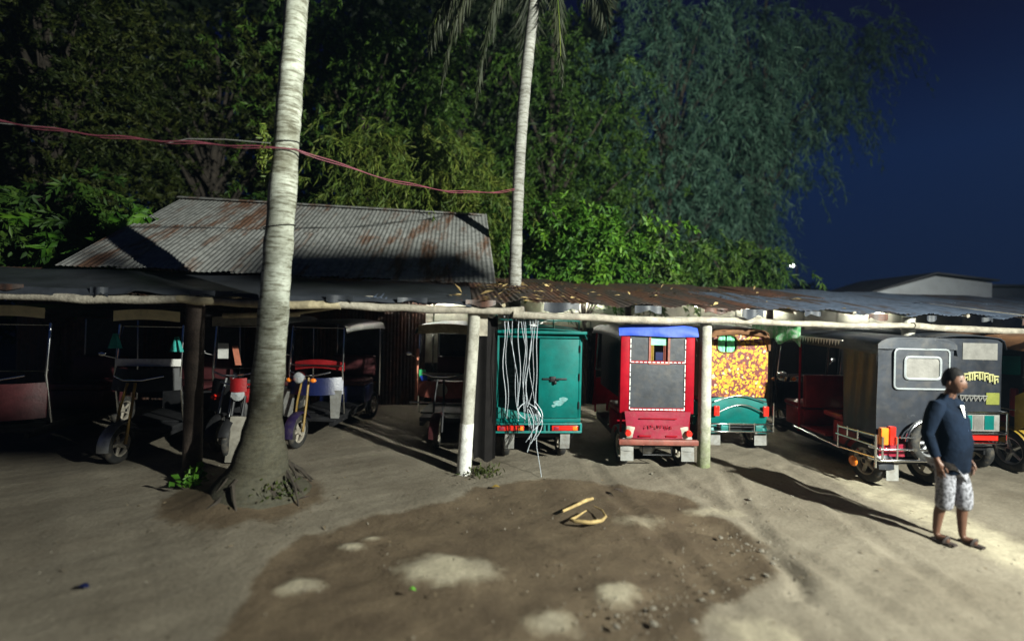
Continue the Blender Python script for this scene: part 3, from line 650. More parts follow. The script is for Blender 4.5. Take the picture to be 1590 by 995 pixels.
# ---------------------------------------------------------------- teal cargo van-rickshaw
def teal_van():
    W = 1.24; h = W / 2
    t = thing('cargo_rickshaw', 'teal box bodied cargo rickshaw with one rear door open', 'rickshaw', (.40, 6.42, 0), R(5))
    m = MB().box(-h + .08, h - .08, .1, 1.6, .36, .44, .01); m.box(-h + .1, h - .1, 1.6, 2.3, .34, .40); m.build('chassis', 'dark_steel', t)
    for s in (-1, 1): wheel(t, (s * (h - .2), .45, .26), .26, .12)
    wheel(t, (0, 2.4, .25), .25, .09)
    # box: floor, two sides, front, roof; rear left open with a frame
    MB().box(-h, h, .03, 1.7, .62, .66).build('box_floor', 'teal_dark', t)
    for s in (-1, 1): MB().box(s * h - (.02 if s > 0 else 0), s * h + (.02 if s < 0 else 0), .02, 1.7, .66, 1.88).build('side_panel', 'teal_paint', t)
    MB().box(-h + .022, h - .022, 1.66, 1.69, .66, 1.88).build('front_panel', 'teal_dark', t)
    m = MB().box(-h, h, -.01, .02, .60, .66, .006); m.box(-h, -h + .05, -.012, .018, .66, 1.88, .006); m.box(h - .04, h, -.012, .018, .66, 1.88, .006); m.box(-h + .05, h - .04, -.01, .02, 1.80, 1.88, .006)
    m.build('rear_frame', 'teal_paint', t)
    canopy(t, W + .10, -.10, 1.75, 1.97, 'teal_paint', .09, .05, 'roof')
    MB().box(-h - .045, h + .045, -.105, -.09, 1.865, 1.905, .004).build('roof_lip', 'teal_paint', t)
    d = MB().box(.0, h - .045, -.028, -.004, .665, 1.79, .008).build('door', 'teal_paint', t); d['label'] = 'closed right rear door'
    m = MB().box(.05, .40, -.045, -.03, 1.21, 1.235, .004); m.box(.16, .24, -.055, -.03, 1.185, 1.26, .006); m.tube([(.24, -.06, 1.22), (.31, -.065, 1.22)], .012, 8); m.ball((.23, -.06, 1.175), (.022, .014, .03))
    m.build('latch', 'dark_steel', d)
    for z in (.85, 1.25, 1.65): MB().tube([(h - .04, -.035, z - .05), (h - .04, -.035, z + .05)], .012, 8).build('hinge', 'dark_steel', d)
    for (x, z, rx, rz) in ((.29, .88, .075, .04), (.36, .93, .06, .035), (.22, .84, .03, .02)):
        MB().add([(x + rx * math.cos(a) * (1 + .2 * math.sin(3 * a)), -.0295, z + rz * math.sin(a)) for a in [2 * math.pi * k / 14 for k in range(14)]], [tuple(range(14))]).build('dried_mud_stain', mk('pale_dust', (.12, .26, .26), .9, var=.3, scale=20, dirt=.3) if 'pale_dust' not in MATS else 'pale_dust', d)
    # low tailboard on the open side
    MB().prism([(-h + .05, -.03, .665), (-.02, -.03, .665), (-.02, -.03, .70), (-h + .05, -.03, .82)], (0, .02, 0)).build('tailboard', 'teal_dark', t)
    # bumper with lamps
    m = MB().box(-h - .01, h + .01, -.06, -.02, .46, .49, .006); m.box(-h - .01, h + .01, -.06, -.02, .575, .60, .006)
    for x in (-h - .01, .08, .14, h - .02): m.box(x, x + .03, -.058, -.022, .49, .575)
    m.build('rear_bumper', 'teal_dark', t)
    for x in (-h + .04, .19):
        l_ = MB().box(x, x + .38, -.085, -.045, .50, .57, .01).build('tail_lamp', 'red_lamp', t)
        MB().box(x + .30, x + .365, -.089, -.08, .508, .562, .004).build('indicator_lens', 'orange_lamp', l_)
        MB().box(x + .03, x + .10, -.089, -.08, .512, .558, .004).build('reflector', 'red_faded', l_)
    for s in (-1, 1): MB().slab(lambda u, v: (s * (h - .22) + (u - .5) * .14, -.01 + .03 * v * v, .46 - .24 * v), 4, 4, (0, .006, 0)).build('mud_flap', 'grey_flap', t)
    # roof rack
    def rk(pts): rail(t, pts, .009, 'teal_paint', 'roof_rack_rail')
    for z in (2.05, 2.13): rk([(-h, 1.4, z), (-h, .0, z), (h - .05, .0, z), (h - .05, 1.4, z)])
    for x in (-h, -.2, .2, h - .05): rk([(x, 0, 1.9), (x, 0, 2.13)])
    front_end(t, 1.0, 2.5, 'teal_paint', 'teal_dark')
    b = MB()
    b.slab(lambda u, v: (-.45 + .75 * u, .15 + .7 * v, 2.0 + .07 * math.sin(u * 9) * math.sin(v * 7 + 1) ** 2 + .03), 14, 8, (0, 0, -.02))
    tag(b.build('folded_sheet', 'white_paint', None, (.40, 6.42, 0), (0, 0, R(5))), 'crumpled white plastic sheet lying on the teal van roof', 'plastic sheet')
teal_van()

# plastic strips hanging from the beam in front of the teal box
def strips():
    t = thing('plastic_strips', 'bundle of thin white plastic strips dangling before the teal rickshaw', 'strips', (.15, 6.08, 2.12), 0)
    rr = random.Random(3)
    xs = [-.26, -.22, -.16, -.05, -.01, .02, .09, .12, .16, .2, -.19, .05]
    for i, x in enumerate(xs):
        ln = rr.uniform(1.2, 1.55); x1 = x * .6 + .06 + rr.uniform(-.06, .06) if i not in (0, 1) else x + .04
        pts = []
        for k in range(14):
            q = k / 13; pts.append((x + (x1 - x) * q + .018 * math.sin(q * 9 + i) + (.05 * math.sin(i * 2.3 + q * 5) if 6 <= i <= 9 else 0) * q, -.05 * math.sin(q * 2 + i) * .3 - .02, -q * ln))
        MB().tube(pts, .0042 + .0015 * (i % 3 == 0), 5).build('strand', 'white_strip', t)
    for i in range(9):
        x = .12 + rr.uniform(-.1, .12); z = -1.25 + rr.uniform(-.1, .12); s = rr.choice((-1, 1)); wv = rr.uniform(.03, .12); ln = rr.uniform(.15, .5)
        pts = [(x + s * wv * math.sin(q * 3.2) , -.05 + .03 * math.cos(q * 4 + i), z - ln * q) for q in [k / 9 for k in range(10)]]
        MB().tube(pts, .006, 5).build('strand', 'white_strip', t)
    MB().tube([(.2, -.04, -1.4), (.22, -.06, -1.75), (.27, -.12, -2.02), (.28, -.22, -2.09)], .005, 5).build('strand', 'white_strip', t)
    for i in range(4):
        x = -.27 + i * .13
        MB().tube([(x, -.02, .02), (x + .02, -.06, -.02), (x + .05, -.05, -.05 - .02 * (i % 2)), (x + .09, -.02, .0), (x + .1, .03, .04)], .006, 5).build('knot', 'white_strip', t)
strips()

# ---------------------------------------------------------------- red rickshaw
def red_rick():
    W = 1.05; h = W / 2
    t = thing('rickshaw', 'red passenger rickshaw with black rear cover and blue tarpaulin edge', 'rickshaw', (2.06, 6.33, 0), R(1.5), 'parked three-wheeled rickshaws')
    base(t, W, 2.5, 'red_paint', y_rear=.22, wr=.26, posts='red_paint', top=1.93)
    front_end(t, W, 2.5, 'red_paint', 'red_paint')
    for s in (-1, 1):
        MB().box(s * h - (.13 if s > 0 else 0), s * h + (.13 if s < 0 else 0), -.01, .05, .78, 1.86, .012).build('side_frame', 'red_paint', t)
        # white edging stitched along the cover
        m = MB()
        for k in range(15):
            z = .84 + k * .066; m.box(s * (h - .138) - .005, s * (h - .138) + .005, -.014, -.006, z, z + .038 + .012 * (k % 3))
        m.build('white_edging', 'white_paint', t)
        mudguard(t, (s * (h - .1), .22, .26), .31, .17, 'grey_flap', 5, 175)
        MB().slab(lambda u, v: (s * (h - .1) + (u - .5) * .18, -.06 - .02 * v, .40 - .26 * v), 4, 4, (0, .006, 0)).build('mud_flap', 'grey_flap', t)
        MB().lathe([(0, -.035), (.04, -.03), (.048, 0)], (s * (h - .1), -.09, .53), 'y', 14).build('tail_lamp', 'red_lamp', t)
        MB().box(s * (h - .155) - .07, s * (h - .155) + .07, -.06, .0, .44, .62, .02).build('corner_panel', 'rim_dusty', t)
        MB().box(s * (h - .135) - .006, s * (h - .135) + .006, .05, 1.75, .9, 1.80).build('side_curtain', 'black_vinyl', t)
    MB().slab(lambda u, v: (-h + .135 + u * (W - .27), .0 + .012 * math.sin(u * 3.14) * math.sin(v * 3.14) * -1, .86 + v * .64), 10, 8, (0, .008, 0)).build('rear_cover', 'slate_vinyl', t)
    for (x0, x1) in ((-h + .135, -.13), (.17, h - .135)):
        MB().slab(lambda u, v: (x0 + u * (x1 - x0), .0, 1.52 + v * .34), 4, 4, (0, .008, 0)).build('rear_cover', 'slate_vinyl', t)
    m = MB()
    for k in range(13):
        x = -h + .15 + k * .06; m.box(x, x + .04, -.014, -.006, 1.495, 1.506)
        m.box(x, x + .047, -.014, -.004, .832, .846)
    m.build('white_edging', 'white_paint', t)
    m = MB().box(-h + .14, h - .14, -.008, .006, .82, .86); m.box(-h + .14, h - .14, -.006, .006, 1.485, 1.52); m.build('red_trim', 'red_paint', t)
    # little rear window with curtains
    m = MB().box(-.13, -.10, -.012, .01, 1.47, 1.86); m.box(.14, .17, -.012, .01, 1.47, 1.86); m.box(-.1, .14, -.012, .01, 1.47, 1.49); wf = m.build('window_frame', 'rust_red_paint', t)
    MB().slab(lambda u, v: (-.1 + .24 * u, .02, 1.74 + .11 * v), 4, 2, (0, .004, 0)).build('window_blind', 'green_curtain', wf)
    for s, c in ((-.1, 'yellow_panel'), (.09, 'rust_red_paint')):
        MB().slab(lambda u, v: (s + .05 * u, .022 + .008 * math.sin(u * 12), 1.49 + .25 * v), 6, 2, (0, .004, 0)).build('curtain', c, wf)
    MB().slab(lambda u, v: (-.02 + .11 * u, .03, 1.52 + .12 * v), 3, 2, (0, .004, 0)).build('curtain', 'navy_paint', wf)
    canopy(t, W + .05, -.02, 1.85, 1.99, 'black_vinyl', .12, .03)
    def blue(u, v):
        a = (u - .5) * 2; x = a * (h + .035); wv = .005 * math.sin(u * 17 + v * 5) * (1 - v)
        z = 1.865 + .16 * v + .006 * math.sin(u * 7) * (1 - v) - .035 * a ** 4 * v; return (x, -.035 + .05 * v * v + wv - .02 * (1 - abs(a)), z)
    MB().slab(blue, 40, 6, (0, .006, 0)).build('tarpaulin_edge', 'blue_tarp', t)
    # pressed red tailgate with raised lettering
    def tg(u, v):
        a = (u - .5) * 2; return (a * (h - .06 - .05 * (1 - v)), -.05 - .035 * (1 - v) * (1 - a * a), .45 + .37 * v)
    MB().slab(tg, 14, 8, (0, .012, 0)).build('tailgate', 'red_faded', t)
    m = MB(); rr = random.Random(4); x = -.19
    for k in range(9):
        wd = rr.uniform(.02, .035)
        for _ in range(3):
            a = (rr.uniform(x, x + wd), -.088, rr.uniform(.58, .645)); b = (rr.uniform(x, x + wd), -.088, rr.uniform(.58, .645)); m.tube([a, b], .0045, 5)
        x += .044
    for k in (-.27, .1): m.box(k, k + .17, -.094, -.08, .475, .50, .006)
    m.box(-.26, .26, -.083, -.07, .72, .735, .004)
    m.build('raised_lettering', 'red_paint', t)
    m = MB().box(-h - .03, h + .03, -.13, -.07, .37, .445, .012); m.build('rear_bumper', 'rust_red_paint', t)
    m = MB().tube([(-.3, .22, .26), (.3, .22, .26)], .04, 10); m.ball((-.06, .2, .25), (.12, .1, .10)); m.build('motor_axle', 'dull_steel', t)
    rail(t, [(-.2, -.06, .36), (-.2, -.06, .22), (.2, -.06, .22), (.2, -.06, .36)], .012, 'dark_steel', 'tow_bar')
red_rick()

# ---------------------------------------------------------------- yellow print rickshaw
def yellow_rick():
    W = 1.02; h = W / 2
    t = thing('rickshaw', 'rickshaw with yellow and maroon flower print back and teal tail', 'rickshaw', (3.68, 7.3, 0), R(2), 'parked three-wheeled rickshaws')
    base(t, W, 2.5, 'teal_paint', y_rear=.25, posts='brown_cloth', top=1.92)
    front_end(t, W, 2.5, 'teal_paint', 'teal_dark')
    # printed back with a rounded window hole: ring of quads round the hole
    cx, cz, rx, rz = -.19, 1.72, .165, .145; N = 40; inner = []; outer = []
    for k in range(N):
        a = 2 * math.pi * k / N; ca, sa = math.cos(a), math.sin(a)
        inner.append((cx + rx * math.copysign(abs(ca) ** .6, ca), 0, cz + rz * math.copysign(abs(sa) ** .6, sa)))
        x0, x1, z0, z1 = -h + .02, h - .02, .86, 1.90; sc = min(((x1 - cx) / ca if ca > 1e-6 else (x0 - cx) / ca if ca < -1e-6 else 9), ((z1 - cz) / sa if sa > 1e-6 else (z0 - cz) / sa if sa < -1e-6 else 9))
        outer.append((cx + ca * sc, 0, cz + sa * sc))
    vs = inner + outer + [(x, .02, z) for x, _, z in inner] + [(x, .02, z) for x, _, z in outer]
    fs = []
    for k in range(N):
        j = (k + 1) % N; fs += [(k, j, N + j, N + k), (2 * N + k, 3 * N + k, 3 * N + j, 2 * N + j), (k, 2 * N + k, 2 * N + j, j), (N + k, N + j, 3 * N + j, 3 * N + k)]
    MB().add(vs, fs).build('printed_back', 'floral_print', t)
    m = MB()
    for k in range(N):
        m_ = inner[k]
    m.tube([(x, -.006, z) for x, _, z in inner] + [(inner[0][0], -.006, inner[0][2])], .012, 6); wf = m.build('window_trim', 'brown_cloth', t)
    for x0, x1 in ((-.345, -.20), (-.175, -.03)):
        MB().slab(lambda u, v: (x0 + (x1 - x0) * u, .03 + .012 * math.sin(u * 14), 1.58 + .28 * v), 8, 2, (0, .003, 0)).build('curtain', 'green_curtain', wf)
    # brown hood edge with rounded corners
    m = MB().tube([(-h + .01, -.012, 1.62), (-h + .03, -.012, 1.80), (-h + .12, -.012, 1.89), (0, -.012, 1.925), (h - .12, -.012, 1.89), (h - .03, -.012, 1.80), (h - .01, -.012, 1.62)], [.02, .045, .06, .055, .06, .045, .02], 8); m.build('hood_edge', 'brown_cloth', t)
    canopy(t, W + .04, .0, 1.85, 2.0, 'brown_cloth', .14, .05)
    for s in (-1, 1): MB().box(s * (h - .01) - .006, s * (h - .01) + .006, .02, .8, .8, 1.85).build('side_curtain', 'brown_cloth', t)
    # teal tail with chrome rails
    MB().slab(lambda u, v: (-h + .05 + u * (W - .1), -.02 - .05 * math.sin(v * 3.1), .42 + .42 * v + .03 * math.sin(u * 3.14) * v), 12, 6, (0, .012, 0)).build('tail_panel', 'teal_paint', t)
    def arc(z, dz, y, hw, nm='rail', mt='chrome'): rail(t, [(-hw + 2 * hw * k / 10, y, z + dz * math.sin(math.pi * k / 10)) for k in range(11)], .011, mt, nm)
    arc(.80, .1, -.09, .42); arc(.64, .12, -.12, .36); 
    for z in (.34, .46): rail(t, [(-h, .02, z), (-h, -.15, z), (h, -.15, z), (h, .02, z)], .013, 'chrome', 'bumper_rail')
    for x in (-h, -.2, .2, h): rail(t, [(x, -.15, .34), (x, -.15, .48 if abs(x) < .3 else .8)], .012, 'chrome', 'bumper_post')
    for s in (-1, 1):
        MB().box(s * .40 - .045, s * .40 + .045, -.14, -.10, .58, .74, .012).build('tail_lamp', 'red_lamp', t)
        MB().box(s * .28 - .06, s * .28 + .06, -.16, -.13, .355, .44, .01).build('tail_box', 'teal_dark', t)
        MB().slab(lambda u, v: (s * (h - .13) + (u - .5) * .2, -.02 - .01 * v, .33 - .24 * v), 4, 4, (0, .006, 0)).build('mud_flap', 'grey_flap', t)
        mudguard(t, (s * (h - .1), .25, .25), .30, .16, 'teal_dark', 5, 175)
yellow_rick()

# ---------------------------------------------------------------- black hooded rickshaw with red seats
def black_rick():
    W = 1.0; h = W / 2; L = 2.85
    t = thing('rickshaw', 'black hooded rickshaw with red seats and spare wheel on its tail', 'rickshaw', (5.22, 5.82, 0), R(1.5), 'parked three-wheeled rickshaws')
    base(t, W, L, 'red_vinyl', 'rim_dusty', y_rear=.25, wr=.27, posts='dark_steel', top=1.86)
    front_end(t, W, L, 'black_vinyl', 'black_vinyl', top=1.84)
    # rear wall
    MB().slab(lambda u, v: (-h + u * W, -.005 - .015 * math.sin(u * 3.14) * math.sin(v * 3.14) + .006 * math.sin(u * 17 + v * 6), .66 + v * 1.2), 16, 14, (0, .01, 0)).build('rear_cover', 'black_vinyl', t)
    MB().slab(lambda u, v: (-h - .02 + u * (W + .04), -.03 - .01 * math.sin(u * 13) * (1 - v), 1.80 + v * (.15 - .09 * abs(2 * u - 1) ** 6)), 20, 4, (0, .012, 0)).build('valance', 'slate_vinyl', t)
    # sewn-in plastic window
    m = MB()
    def loop(x0, x1, z0, z1, r, rd, y): 
        pts = []
        for (cx, cz, a0) in ((x1 - r, z1 - r, 0), (x0 + r, z1 - r, 90), (x0 + r, z0 + r, 180), (x1 - r, z0 + r, 270)):
            pts += [(cx + r * math.cos(R(a0 + k * 30)), y, cz + r * math.sin(R(a0 + k * 30))) for k in range(4)]
        m.tube(pts + [pts[0]], rd, 6)
    loop(-.30, .42, 1.29, 1.80, .05, .012, -.03); wt = m.build('window_trim', 'plastic_edge', t)
    m = MB().slab(lambda u, v: (-.29 + .70 * u, -.026, 1.3 + .49 * v), 6, 6, (0, .004, 0)); m.build('window_surround', 'slate_vinyl', wt)
    m = MB(); loop(-.17, .30, 1.42, 1.70, .05, .016, -.036); m.build('pane_edge', 'plastic_edge', wt)
    MB().slab(lambda u, v: (-.165 + .46 * u, -.033, 1.425 + .27 * v), 4, 4, (0, .004, 0)).build('pane', 'clear_plastic', wt)
    # side walls: closed curtain behind, open doorway ahead (left), full on the right
    def crt(u, v): return (-h - .004 + .02 * math.sin(v * 3.1) * 0 + .008 * math.sin(u * 20 + v * 4), u * .56, .62 + v * 1.22)
    MB().slab(crt, 14, 10, (.008, 0, 0)).build('side_curtain', 'black_vinyl', t)
    MB().slab(lambda u, v: (h + .004 * math.sin(u * 20), u * 1.9, .62 + v * 1.22), 14, 6, (-.008, 0, 0)).build('side_curtain', 'black_vinyl', t)
    canopy(t, W + .06, -.03, 2.35, 1.97, 'black_vinyl', .16, .05, 'hood')
    # fringe along the doorway
    m = MB(); rr = random.Random(8)
    for k in range(30):
        y = .6 + k * .058; m.add([(-h - .034, y, 1.86), (-h - .034, y + .05, 1.86), (-h - .038, y + .025, 1.79 - .02 * (k % 2))], [(0, 1, 2)])
    m.tube([(-h - .036, .55, 1.862), (-h - .036, 2.35, 1.875)], .008, 6)
    m.build('fringe', 'white_paint', t)
    # inner red furniture
    MB().box(-h + .03, h - .05, .62, 1.0, .72, .80, .03).build('seat', 'red_vinyl', t)
    MB().box(-h + .05, h - .06, 1.42, 1.50, .72, 1.25, .025).build('front_seat_back', 'red_vinyl', t)
    MB().box(-h + .04, h - .06, 1.52, 1.95, .70, .78, .03).build('driver_seat', 'red_vinyl', t)
    MB().box(-h + .05, h - .06, 1.45, 1.9, .40, .69, .01).build('seat_base', 'red_vinyl', t)
    MB().box(-h + .0, h - .04, .9, 1.45, .415, .45, .008).build('foot_floor', 'red_vinyl', t)
    rail(t, [(-h - .02, 1.46, .35), (-h - .02, 1.46, 1.85)], .016, 'red_paint', 'post')
    # sill and guard rails along the left side
    rail(t, [(-h - .04, 1.55, .40), (-h - .05, .62, .36), (-h - .07, -.12, .42)], .016)
    rail(t, [(-h - .07, .55, .66), (-h - .08, -.1, .70)], .013); rail(t, [(-h - .08, .58, .55), (-h - .09, -.1, .57)], .011)
    rail(t, [(-h - .07, .55, .36), (-h - .07, .55, .68)], .013); rail(t, [(-h - .08, -.1, .30), (-h - .08, -.1, .72)], .015)
    for y in (.2, .38): rail(t, [(-h - .075, y, .56), (-h - .075, y, .70)], .011)
    MB().ball((-h - .09, .25, .27), (.03, .07, .07), 14, 10).build('hub_cap', 'orange_lamp', t)
    mudguard(t, (-h + .1, .25, .27), .33, .2, 'black_vinyl', 0, 180)
    # tail: bumper rails, lamps, spare wheel and hoop
    for z, r in ((.40, .017), (.54, .013)): rail(t, [(-h - .09, .0, z), (-h - .05, -.13, z), (h + .05, -.13, z), (h + .09, 0, z)], r, name='bumper_rail')
    rail(t, [(-.3, -.13, .69), (-.05, -.13, .69)], .011, name='bumper_rail')
    for x in (-h - .02, -.33, -.05, h): rail(t, [(x, -.13, .40), (x, -.13, .70)], .012, name='bumper_post')
    for x, z0, z1 in ((-.46, .58, .80), (.42, .58, .80)): MB().box(x - .05, x + .05, -.10, -.04, z0, z1, .015).build('tail_lamp', 'orange_lamp', t)
    for x in (-.36, .34): MB().box(x - .04, x + .04, -.105, -.04, .58, .82, .015).build('tail_lamp', 'red_lamp', t)
    MB().slab(lambda u, v: (-h + .02 + u * .34, -.03 - .01 * v, .42 + .16 * v), 4, 2, (0, .02, 0)).build('tail_panel', 'red_faded', t)
    MB().slab(lambda u, v: (-.1 + u * .58, -.02, .42 + .2 * v), 4, 2, (0, .02, 0)).build('tail_panel', 'dark_steel', t)
    sw = wheel(t, (.10, -.10, .62), .25, .1, 'rim_silver', 'spare_wheel', (0, 0, R(90)), 7)
    rail(t, [(.10 + .29 * math.cos(R(a)), -.10, .62 + .29 * math.sin(R(a))) for a in range(-5, 190, 13)], .02, 'chrome', 'spare_wheel_hoop')
    MB().slab(lambda u, v: (-.40 + .16 * u, -.05 - .01 * v, .38 - .26 * v), 3, 3, (0, .006, 0)).build('mud_flap', 'grey_flap', t)
    MB().slab(lambda u, v: (.28 + .16 * u, -.05 - .01 * v, .38 - .26 * v), 3, 3, (0, .006, 0)).build('mud_flap', 'dark_steel', t)
black_rick()

# ---------------------------------------------------------------- lettered black rickshaw and the teal-lined one at the right edge
def lettered_rick():
    W = 1.05; h = W / 2
    t = thing('rickshaw', 'black rickshaw with pale yellow painted lettering on its back', 'rickshaw', (6.55, 6.5, 0), R(0), 'parked three-wheeled rickshaws')
    base(t, W, 2.5, 'dark_steel', y_rear=.25, posts='dark_steel'); front_end(t, W, 2.5, 'black_vinyl', 'black_vinyl')
    MB().slab(lambda u, v: (-h + u * W, -.005 * math.sin(u * 9 + v * 5), .70 + v * 1.22), 10, 10, (0, .01, 0)).build('rear_cover', 'black_vinyl', t)
    MB().slab(lambda u, v: (-.05 + u * .5, -.012, 1.62 + v * .24), 4, 4, (0, .004, 0)).build('pane', 'clear_plastic', t)
    canopy(t, W + .06, -.04, 2.0, 2.0, 'black_vinyl', .14, .05, 'hood')
    for s in (-1, 1): MB().slab(lambda u, v: (s * h, u * 1.7, .66 + v * 1.2), 6, 4, (-s * .008, 0, 0)).build('side_curtain', 'black_vinyl', t)
    m = MB(); rr = random.Random(12); x = -.1
    for k in range(8):      # brush-like letters along an arc
        bz = 1.28 + .05 * math.sin(k / 7 * math.pi); m.tube([(x, -.02, bz + .11), (x + .005, -.02, bz)], .012, 5); m.tube([(x - .02, -.02, bz + .11), (x + .055, -.02, bz + .115 - .01 * k / 7)], .012, 5)
        if k % 2: m.tube([(x + .01, -.02, bz + .05), (x + .045, -.02, bz + .075), (x + .05, -.02, bz + .02)], .010, 5)
        else: m.tube([(x + .04, -.02, bz + .10), (x + .045, -.02, bz + .01), (x + .01, -.02, bz + .03)], .010, 5)
        x += .072
    m.build('painted_lettering', mk('letter_yellow', (.34, .33, .15), .6, bump=0), t)
    m = MB(); x = -.08
    for k in range(6):
        m.tube([(x, -.02, 1.10), (x + .02, -.02, 1.03), (x + .05, -.02, 1.08)], .011, 5); m.tube([(x - .01, -.02, 1.105), (x + .06, -.02, 1.10)], .009, 5); x += .065
    m.build('painted_lettering', 'grey_flap', t)
    MB().slab(lambda u, v: (.30 + .19 * u, -.014, .98 + .17 * v), 3, 3, (0, .004, 0)).build('painted_patch', mk('olive_yellow', (.15, .16, .03), .6), t)
    # tail with picture board and rails
    MB().box(-h + .06, h - .06, -.05, -.02, .60, .86, .01).build('picture_board', 'grey_flap', t)
    for k, c in enumerate(('teal_paint', 'navy_paint', 'teal_dark', 'clear_plastic', 'teal_paint')): MB().box(-.38 + k * .155, -.245 + k * .155, -.056, -.04, .63, .83).build('picture_stripe', c, t)
    MB().box(-h + .08, h - .08, -.055, -.02, .47, .56, .01).build('tail_lamp', 'red_lamp', t)
    for z in (.44, .58, .88): rail(t, [(-h, .0, z), (-h, -.09, z), (h, -.09, z), (h, .0, z)], .013, name='bumper_rail')
    for x in (-h, h): rail(t, [(x, -.09, .44), (x, -.09, .88)], .013, name='bumper_post')
    m = MB().tube([(-.3, -.02, .38), (.8, .35, .30)], .02, 6); m.build('draw_bar', 'rust_red_paint', t)
lettered_rick()
def edge_rick():
    W = 1.05; h = W / 2
    t = thing('rickshaw', 'yellow flower roofed rickshaw with teal lining at the right edge', 'rickshaw', (7.75, 6.25, 0), R(-2), 'parked three-wheeled rickshaws')
    base(t, W, 2.5, 'yellow_panel', 'rim_silver', y_rear=.32, wr=.30, posts='navy_paint'); front_end(t, W, 2.5, 'yellow_panel', 'yellow_panel')
    canopy(t, W + .1, -.06, 2.2, 2.0, 'cream_cloth' if False else 'brown_cloth', .15, .05, 'hood'); MB().slab(lambda u, v: (-h - .06 + (W + .12) * u, -.075, 1.86 + .10 * v), 8, 2, (0, .01, 0)).build('printed_valance', 'floral_print', t)
    MB().slab(lambda u, v: (-h + u * W, 0, .75 + v * 1.12), 6, 6, (0, .01, 0)).build('rear_cover', 'yellow_panel', t)
    MB().slab(lambda u, v: (-h, .03 + u * .16, .72 + v * .5 - .1 * u), 6, 6, (.012, 0, 0)).build('side_panel', 'yellow_panel', t)
    MB().slab(lambda u, v: (-h + .05 + .02 * math.sin(u * 8), .18 + u * .9, 1.42 + v * .27 - .02 * math.sin(u * 5)), 10, 4, (.012, 0, 0)).build('lining', 'green_plastic' if False else 'teal_paint', t)
    for s in (-1, 1): MB().slab(lambda u, v: (s * (h - .1), .2 + u * 1.6, .4 + v * 1.4), 4, 4, (.01, 0, 0)).build('side_curtain', 'black_vinyl', t)
    for s in (-1, 1): mudguard(t, (s * (h - .1), .32, .30), .36, .2, 'yellow_panel', 0, 170)
    rail(t, [(-h - .03, 1.6, .92), (-h - .03, .15, .92)], .012)
edge_rick()

# ---------------------------------------------------------------- rickshaws on the left, noses to the yard
def front_rick(label, x, y, rz, W=.98, body='maroon_dark', fender='dark_steel', hood='black_vinyl', hoodfront='cream_cloth', band=None, fork='yellow_paint', lamp=True, lampz=1.05, L=2.5, shieldz=(.5, 1.0), glass_z=1.15, shield=True, hz=1.95, flaps=False, rimm='rim_dusty', seat='maroon_dark', rearz=1.2):
    t = thing('rickshaw', label, 'rickshaw', (x, y + 0, 0), rz, 'parked three-wheeled rickshaws')
    h = W / 2
    base(t, W, L, body, rimm, top=1.85, seat=seat); front_end(t, W, L, body, fender, lamp, fork, 0, lampz, band, glass_z, shieldz, shield=shield)
    canopy(t, W + .06, .0, L - .62, hz, hood, .12, .05, 'hood')
    if hoodfront: MB().slab(lambda u, v: (-h + .04 + u * (W - .08), L - .60 + .02 * math.sin(u * 3.1), hz - .20 + .15 * v + .03 * math.sin(u * 3.14)), 12, 3, (0, -.012, 0)).build('hood_front', hoodfront, t)
    MB().slab(lambda u, v: (-h + u * W, .0, .66 + v * rearz), 4, 4, (0, .01, 0)).build('rear_cover', 'black_vinyl', t)
    if flaps:
        for s in (-1, 1): MB().slab(lambda u, v: (s * (h - .1) + (u - .5) * .2 * (1 - .3 * v), L - .55 + .02 * v, .82 - .45 * v), 5, 6, (0, .006, 0)).build('mud_flap', 'grey_flap', t)
    return t
PI = math.pi
def place_front(fx, fy, rz, L): # nose point -> rear origin
    return fx + math.sin(PI + rz) * (L - .12) * 1.0 * 1 , fy + math.cos(rz) * (L - .12)
r5 = front_rick('navy rickshaw with round headlight, purple fender and white mud flap', -3.12, 9.3, PI + R(-3), body='navy_paint', fender='purple_paint', flaps=True, L=2.5, hoodfront=None, fork='yellow_paint', lampz=1.08, shieldz=(.75, 1.02), glass_z=1.2)
MB().slab(lambda u, v: (-.42 + .84 * u, 1.7 + .06 * math.sin(u * 3), 1.10 + .14 * v + .05 * math.sin(u * 3.14)), 12, 4, (0, .02, 0)).build('dash_cover', 'red_vinyl', r5)
r6 = front_rick('rust red rickshaw with round badge nose behind the whitewashed post', -1.05, 9.45, PI + R(-2), body='rust_red_paint', fender='maroon_dark', lamp=False, band='pale_board', fork='dark_steel', L=2.5, shieldz=(.72, .98), glass_z=1.05, hoodfront='bamboo', rearz=1.0)
MB().lathe([(0, .02), (.10, .015), (.105, 0), (.10, -.01)], (.0, 2.12, .86), 'y', 20).build('badge', 'pale_board', r6)
MB().slab(lambda u, v: (.30 + .11 * u, 1.93, 1.0 + .16 * v), 2, 2, (0, .004, 0)).build('sticker', 'green_plastic', r6)
MB().slab(lambda u, v: (.27 + .12 * u, 1.936, .97 + .09 * v), 2, 2, (0, .004, 0)).build('sticker', 'blue_tarp', r6)
rail(r6, [(-.5, 2.16, .66), (.5, 2.16, .66)], .014, 'chrome', 'bumper_rail')
rail(r6, [(.44, 2.0, .66), (.45, 1.9, 1.5)], .022, 'salmon', 'windscreen_post')
r2 = front_rick('dark rickshaw with white windscreen band and cream hood front', -5.55, 8.5, PI + R(6), body='dark_steel', fender='dull_steel', band='white_paint', fork='yellow_paint', lamp=False, glass_z=1.30, shieldz=(.9, 1.22), hz=2.1)
for x_, z_ in ((.44, 1.62), (-.40, 1.58)):
    m = MB().slab(lambda u, v: (x_ + (u - .5) * (.05 + .14 * v), 1.86 + .03 * math.sin(u * 9), z_ + .1 - .22 * v), 6, 6, (0, .006, 0)); m.build('tied_cloth', 'teal_cloth', r2)
